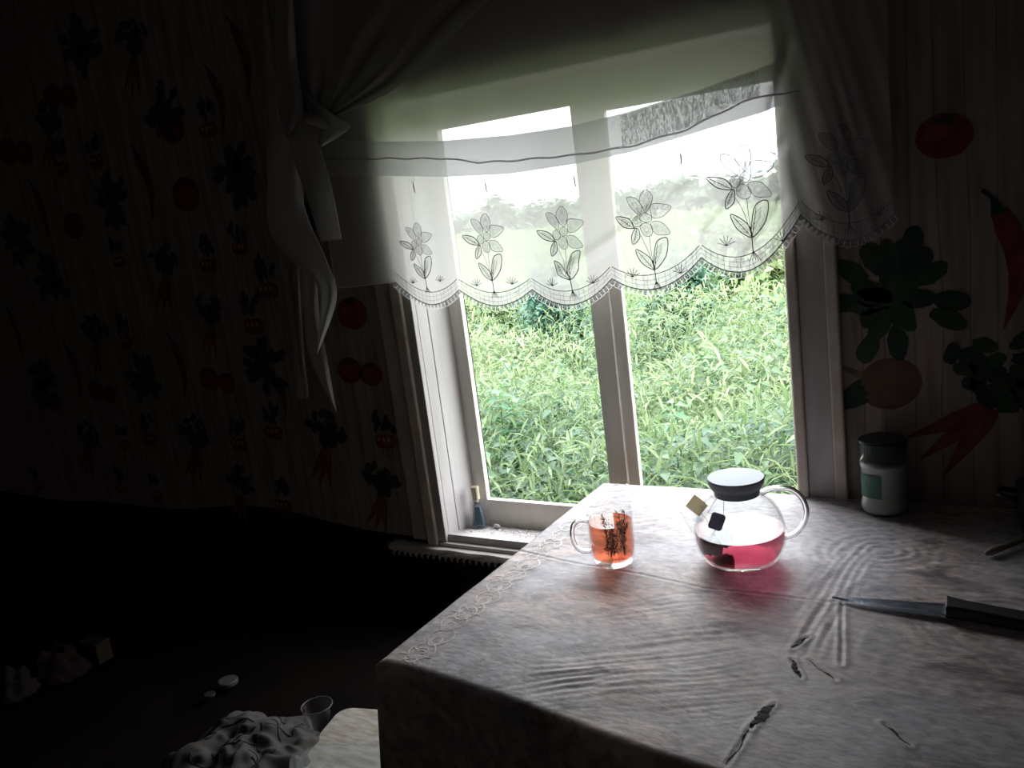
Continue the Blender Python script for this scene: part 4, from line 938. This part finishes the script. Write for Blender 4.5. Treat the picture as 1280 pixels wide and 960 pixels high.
for nm, lb_, (u, v), col, sz in (('red_rag', 'dark red rag heaped behind the orange box', (72, 825), (.016, .004, .003), .07), ('pink_rag', 'brownish pink rag at the left edge on the daybed', (12, 850), (.014, .008, .007), .06)):  # rag colours include the shade at this end of the bed
    q = atz(u, v, BZ+.03); P = np.zeros((24, 24, 3))
    for i in range(24):
        for j in range(24):
            uu = (i/23*2-1); vv = (j/23*2-1); P[i, j] = (q[0]+uu*math.sqrt(1-vv*vv/2)*sz*1.3, q[1]+vv*math.sqrt(1-uu*uu/2)*sz, BZ+.004+.05*max(0, (1-uu**2)*(1-vv**2))*(1+1.2*float(vn(uu*3+u, vv*3)))+.01*float(vn(uu*7, vv*7)))
    tag(grid_obj(nm, P, mat(nm+'_cloth', col, .95)), lb_, 'rag')

# stool
SZ = .46
c0 = atz(427, 886, SZ); th = math.radians(13)
ex = np.array([math.cos(th), math.sin(th)]); ey = np.array([-math.sin(th), math.cos(th)])
sw = .33; ctr = np.array([c0[0], c0[1]])+ex*(sw/2-.004)-ey*(sw/2-.008)
st = thing('wooden_stool', 'worn pale painted wooden stool at the near left corner of table', 'stool', (ctr[0], ctr[1], 0))
M_seat = mat('worn_white_paint_seat', (.40, .375, .34), .6, noise_=(22, (.28, .235, .18), 8, (1.2, 4, 1)), bump=(30, .5, (1, 5, 1)))
def rr_poly(w_, r, n=7):
    o = []
    for cx0, cy0, a0_ in ((1, 1, 0), (-1, 1, PI/2), (-1, -1, PI), (1, -1, 1.5*PI)):
        for k in range(n+1): a = a0_+PI/2*k/n; o.append((cx0*(w_/2-r)+r*math.cos(a), cy0*(w_/2-r)+r*math.sin(a)))
    return o
def prism(mb, poly, z0, z1):
    n = len(poly); V = [(*(ctr+ex*p[0]+ey*p[1]), z0) for p in poly]+[(*(ctr+ex*p[0]+ey*p[1]), z1) for p in poly]
    mb.add(V, [tuple(range(n-1, -1, -1)), tuple(range(n, 2*n))]+[(k, (k+1) % n, n+(k+1) % n, n+k) for k in range(n)])
b = MB(); prism(b, rr_poly(sw, .03), SZ-.022, SZ); b.build('seat', M_seat, st, bevel=.003)
for sx in (-1, 1):
    for sy in (-1, 1):
        b = MB(); t0 = ctr+ex*sx*.12+ey*sy*.12; b0 = ctr+ex*sx*.135+ey*sy*.135; b.tube([(b0[0], b0[1], 0), (t0[0], t0[1], SZ-.022)], [.013, .019], 8); b.build('leg', M_seat, st)
for sx, sy in ((1, 0), (-1, 0), (0, 1), (0, -1)):
    m0 = ctr+ex*sx*.118+ey*sy*.118; d_ = (ey if sx else ex); b = MB(); b.tube([(*(m0-d_*.12), SZ-.05), (*(m0+d_*.12), SZ-.05)], .012, 6); b.build('stretcher', M_seat, st)
# clear plastic bottle lying on the stool
M_pet = glass_mat('crinkled_clear_plastic', (.92, .93, .93), .14, .05, 1.6, (.75, .78, .78))
q = atz(425, 957, SZ+.03); d_ = np.array([.93, .36]); 
bt = thing('plastic_bottle', 'crushed clear plastic bottle lying on the worn stool seat', 'bottle', (q[0], q[1], SZ+.03))
b = MB(); N = 40; pts = []; rad = []
for i in range(N):
    t = i/(N-1); s_ = (t-.5)*.19+.02; pts.append((q[0]+d_[0]*s_, q[1]+d_[1]*s_, SZ+.034)); 
    r = .032*(1-.04*math.sin(t*19)**2)
    if t < .18: r = .012+.020*(t/.18)**.7
    if t > .95: r = .032-.01*(t-.95)/.05
    rad.append(r)
b.tube(pts, rad, 26, cap=False)
bmv = []
for k, v_ in enumerate(b.v): n_ = .0035*float(vn(v_[0]*60, v_[1]*60+v_[2]*70)); bmv.append((v_[0]+n_, v_[1]-n_, v_[2]+n_))
b.v = bmv; b.build('bottle_wall', M_pet, bt, smooth=False)
b = MB(); s_ = -.5*.19+.02; e_ = (q[0]+d_[0]*(s_-.012), q[1]+d_[1]*(s_-.012), SZ+.034); b.tube([e_, (q[0]+d_[0]*(s_+.004), q[1]+d_[1]*(s_+.004), SZ+.034)], .0138, 20); b.build('neck_ring', M_pet, bt)

# ------------------------------------------------------------------ outdoors
M_soil = mat('meadow_soil', (.10, .16, .05), .9, noise_=(3, (.16, .22, .07), 5, (1, 1, 1)))
def gz(x, y): return -.55-.0022*np.maximum(0, np.minimum(y, 75)-18)**2*.6+.10*vn(x*.4, y*.4)
P = np.zeros((80, 80, 3)); 
for i, x in enumerate(np.linspace(-60, 25, 80)):
    for j, y in enumerate(1.9+90*(np.linspace(0, 1, 80)**2)): P[i, j] = (x, y, gz(x, y))
g = grid_obj('ground', P, M_soil); g['kind'] = 'structure'
M_leaf = bpy.data.materials.new('leaf'); M_leaf.use_nodes = True; nt = M_leaf.node_tree; nt.nodes.clear(); L = nt.links.new
out = nt.nodes.new('ShaderNodeOutputMaterial'); vc = nt.nodes.new('ShaderNodeVertexColor'); vc.layer_name = 'tint'
df = nt.nodes.new('ShaderNodeBsdfPrincipled'); df.inputs['Roughness'].default_value = .5; tr = nt.nodes.new('ShaderNodeBsdfTranslucent'); ms = nt.nodes.new('ShaderNodeMixShader'); ms.inputs[0].default_value = .4
L(vc.outputs[0], df.inputs['Base Color']); L(vc.outputs[0], tr.inputs[0]); L(df.outputs[0], ms.inputs[1]); L(tr.outputs[0], ms.inputs[2]); L(ms.outputs[0], out.inputs[0])
def leaf_mesh(name, pos, dirv, length, width, cols, droop=.3, parent=None):
    """each leaf: 6 verts, 4 tris-ish, bent along its length and folded along the midrib"""
    n = len(pos); dirv = dirv/np.linalg.norm(dirv, axis=1)[:, None]
    up = np.array([0, 0, 1.]); sd = np.cross(dirv, up); sd /= np.linalg.norm(sd, axis=1)[:, None]+1e-6
    tw = rng.uniform(-.7, .7, n)[:, None]; nrm = np.cross(sd, dirv); sd = sd*np.cos(tw)+nrm*np.sin(tw); nrm = np.cross(sd, dirv)
    l = length[:, None]; w_ = width[:, None]; dr = np.array([0, 0, -1.])*droop*l
    v = np.stack([pos, pos+dirv*l*.4+sd*w_*.5+nrm*w_*.15+dr*.15, pos+dirv*l*.4+dr*.15, pos+dirv*l*.4-sd*w_*.5+nrm*w_*.15+dr*.15, pos+dirv*l*.8+sd*w_*.22+dr*.6, pos+dirv*l+dr, pos+dirv*l*.8-sd*w_*.22+dr*.6], 1)
    f = np.array([[0, 2, 1, 1], [0, 3, 2, 2], [1, 2, 5, 4], [2, 3, 6, 5]])
    tris = np.array([[0, 2, 1], [0, 3, 2]]); quads = np.array([[1, 2, 5, 4], [2, 3, 6, 5]])
    base = (np.arange(n)*7)[:, None, None]; T_ = (tris[None]+base).reshape(-1, 3); Q_ = (quads[None]+base).reshape(-1, 4)
    me = bpy.data.meshes.new(name); me.vertices.add(n*7); me.vertices.foreach_set('co', v.astype(np.float32).ravel())
    loops = np.concatenate([T_.ravel(), Q_.ravel()]).astype(np.int32); me.loops.add(len(loops)); me.loops.foreach_set('vertex_index', loops)
    st_ = np.concatenate([np.arange(len(T_))*3, len(T_)*3+np.arange(len(Q_))*4]).astype(np.int32); tt = np.concatenate([np.full(len(T_), 3), np.full(len(Q_), 4)]).astype(np.int32)
    me.polygons.add(len(st_)); me.polygons.foreach_set('loop_start', st_); me.polygons.foreach_set('loop_total', tt)
    ca = me.color_attributes.new('tint', 'FLOAT_COLOR', 'POINT'); c4 = np.ones((n, 7, 4), np.float32); c4[:, :, :3] = cols[:, None, :]; ca.data.foreach_set('color', c4.ravel())
    me.materials.append(M_leaf); me.update(); me.validate()
    o = bpy.data.objects.new(name, me); COL.objects.link(o)
    if parent: o.parent = parent; o.matrix_parent_inverse = Matrix.Translation(-parent_loc(parent))
    return o
def palette(n, a, b, var=.12):
    t = rng.random((n, 1)); c = np.array(a)*(1-t)+np.array(b)*t; return np.clip(c*(1+rng.normal(0, var, (n, 1))), .005, .95)
G1, G2, G3, G4 = (.13, .20, .085), (.24, .29, .14), (.06, .12, .07), (.17, .23, .135)
def wedge(n, y0, y1, pw_=1.0):
    """ground points within the fan of view through the window, with margin"""
    y = y0+(y1-y0)*rng.random(n)**pw_; xl = -1.02*y-.3; xr = -.08*y+.4; return xl+(xr-xl)*rng.random(n), y
# tall grass / herb layer
def field(name, n, y0, y1, lmin, lmax, wf, hmax, a, b, up_=.7, pw_=1.0, lab=''):
    x, y = wedge(n, y0, y1, pw_); patch = np.clip(.5+1.3*vn(x*.9, y*.9)+.6*vn(x*3, y*3), 0, 1)
    h = rng.random(n)**.7*hmax*(.75+.5*(vn(x*1.3, y*1.3)+.5)); z = gz(x, y)+h
    an = rng.uniform(0, 2*PI, n); el = rng.normal(up_, .35, n); d_ = np.stack([np.cos(an)*np.cos(el), np.sin(an)*np.cos(el), np.sin(el)], 1)
    ln = rng.uniform(lmin, lmax, n); c = np.array(a)*(1-patch[:, None])+np.array(b)*patch[:, None]; c = np.clip(c*(1+rng.normal(0, .16, (n, 1))), .01, .9)
    o = leaf_mesh(name, np.stack([x, y, z], 1), d_, ln, ln*wf, c, .35); tag(o, lab, name.replace('_', ' '), kind='stuff'); return o
field('tall_grass', 80000, 2.2, 9, .05, .17, .10, .95, G1, G2, .9, 1.3, 'tall yellow-green grass and herbs filling the plot behind the window')
field('leafy_weeds', 50000, 2.15, 7, .03, .085, .50, .92, G3, G1, .2, 1.2, 'low leafy weeds tangled among the grass close to the window')
field('meadow_grass', 60000, 8, 30, .12, .35, .12, .95, G1, G2, .9, .8, 'pale green meadow grass further out behind the weeds')
field('field_herbs', 9000, 28, 46, .6, 1.2, .30, .6, G4, G2, .7, .8, 'hazy far meadow beyond the bushes')
# broad-leaved plants near the glass, individuals
M_stem = mat('green_stem', (.20, .30, .10), .6)
def weed_proto(k):
    t = thing('broadleaf_weed', 'broad-leaved green weed rising among the grass outside the window', 'weed', (0, 0, 0), 'broad-leaved weeds outside the window')
    H = (.95, 1.05, .9)[k]; b = MB(); b.tube([(0, 0, 0), (.02, .01, H*.5), (.0, .03, H)], [.008, .006, .003], 6); b.build('stem', M_stem, t)
    n = 52; i = np.arange(n); zz = H*(.35+.65*i/n); an = i*2.4+k; d_ = np.stack([np.cos(an), np.sin(an), .35+0*an], 1)
    ln = (.125-.06*i/n)*(1+.2*rng.normal(size=n)); pos = np.stack([.01+0*zz, .01+0*zz, zz], 1)
    leaf_mesh('leaves', pos, d_, ln, ln*.55, palette(n, (.05, .15, .07), (.12, .22, .10)), .5, t)
    return t
protos = [weed_proto(k) for k in range(3)]
x, y = wedge(60, 2.25, 5.2, 1.2)
for i in range(60):
    s_ = protos[i % 3]
    if i < 3: o = s_
    else:
        o = s_.copy(); COL.objects.link(o)
        for ch in s_.children: c = ch.copy(); COL.objects.link(c); c.parent = o
    o.location = (x[i], y[i], float(gz(x[i], y[i]))-.02); o.rotation_euler = (0, 0, i*1.7); sc_ = random.uniform(.75, 1.1); o.scale = (sc_,)*3
# bushes and trees
M_bark = mat('grey_bark', (.13, .11, .09), .9)
def bush(name, u, v, Yd, w_, h_, n, a, b_, label, cat, group=None, lf=.16, trunk=False):
    p = at(u, v, Yd); gx = p[0]; g0 = float(gz(gx, Yd))
    t = thing(name, label, cat, (gx, Yd, g0), group)
    bb_ = MB()
    for k in range(4 if not trunk else 1):
        a_ = k*1.6; bb_.tube([(gx, Yd, g0), (gx+.15*w_*math.cos(a_)*(not trunk), Yd+.15*w_*math.sin(a_), g0+h_*.35), (gx+.25*w_*math.cos(a_)*(not trunk), Yd+.2*w_*math.sin(a_), g0+h_*.75)], [.05*h_/2, .03*h_/2, .01*h_/2], 6)
    bb_.build('trunk', M_bark, t)
    cl = rng.normal(size=(14, 3)); cl /= np.linalg.norm(cl, axis=1)[:, None]; cl *= rng.uniform(.3, .75, (14, 1))
    ci = rng.integers(0, 14, n); q = cl[ci]+rng.normal(size=(n, 3))*.20; q = q*np.array([w_/2, w_/2, h_/2*(.8 if trunk else .95)])+np.array([gx, Yd, g0+h_*(.58 if trunk else .5)]); q[:, 2] = np.maximum(q[:, 2], g0+.05)
    d_ = rng.normal(size=(n, 3)); d_[:, 2] *= .5; ln = rng.uniform(.6, 1.3, n)*lf
    c = palette(n, a, b_, .14); c *= (.85+.3*rng.random(14))[ci][:, None]
    leaf_mesh('foliage', q, d_, ln, ln*.5, c, .3, t)
bush('shrub', 697, 400, 7.2, .95, 1.55, 3500, (.035, .10, .08), (.07, .16, .10), 'dark blue-green bush seen left of the central mullion', 'bush', lf=.08)
bush('shrub', 838, 385, 7.6, .95, 1.6, 3500, (.045, .12, .08), (.09, .18, .11), 'dark bush seen right of the central mullion below the lace', 'bush', lf=.08)
bush('shrub', 618, 390, 8.2, 1.2, 1.35, 3500, (.14, .22, .10), (.24, .31, .14), 'pale green bush seen near the left sash below the lace', 'bush', lf=.14)
bush('shrub', 935, 350, 9.5, 1.6, 1.6, 3500, (.15, .24, .10), (.26, .33, .14), 'pale yellow-green bush seen at the upper right of the right pane', 'bush', lf=.16)
for i, u in enumerate((470, 520, 570, 618, 664, 712, 760, 806, 852, 900, 945, 990, 1035)):
    Yd = 52+(i*5 % 3)*4; p = at(u, 256-.127*(u-601)+(4, -3, 1, -6, 2)[i % 5], Yd); g_ = float(gz(p[0], Yd)); h_ = p[2]-g_
    bush('distant_tree', u, 250, Yd, 3.4, h_/.98, 1500, (.07, .13, .08), (.12, .18, .10), 'hazy low tree in the far tree line behind the lace valance', 'tree', 'trees in the far tree line', lf=.9, trunk=True)
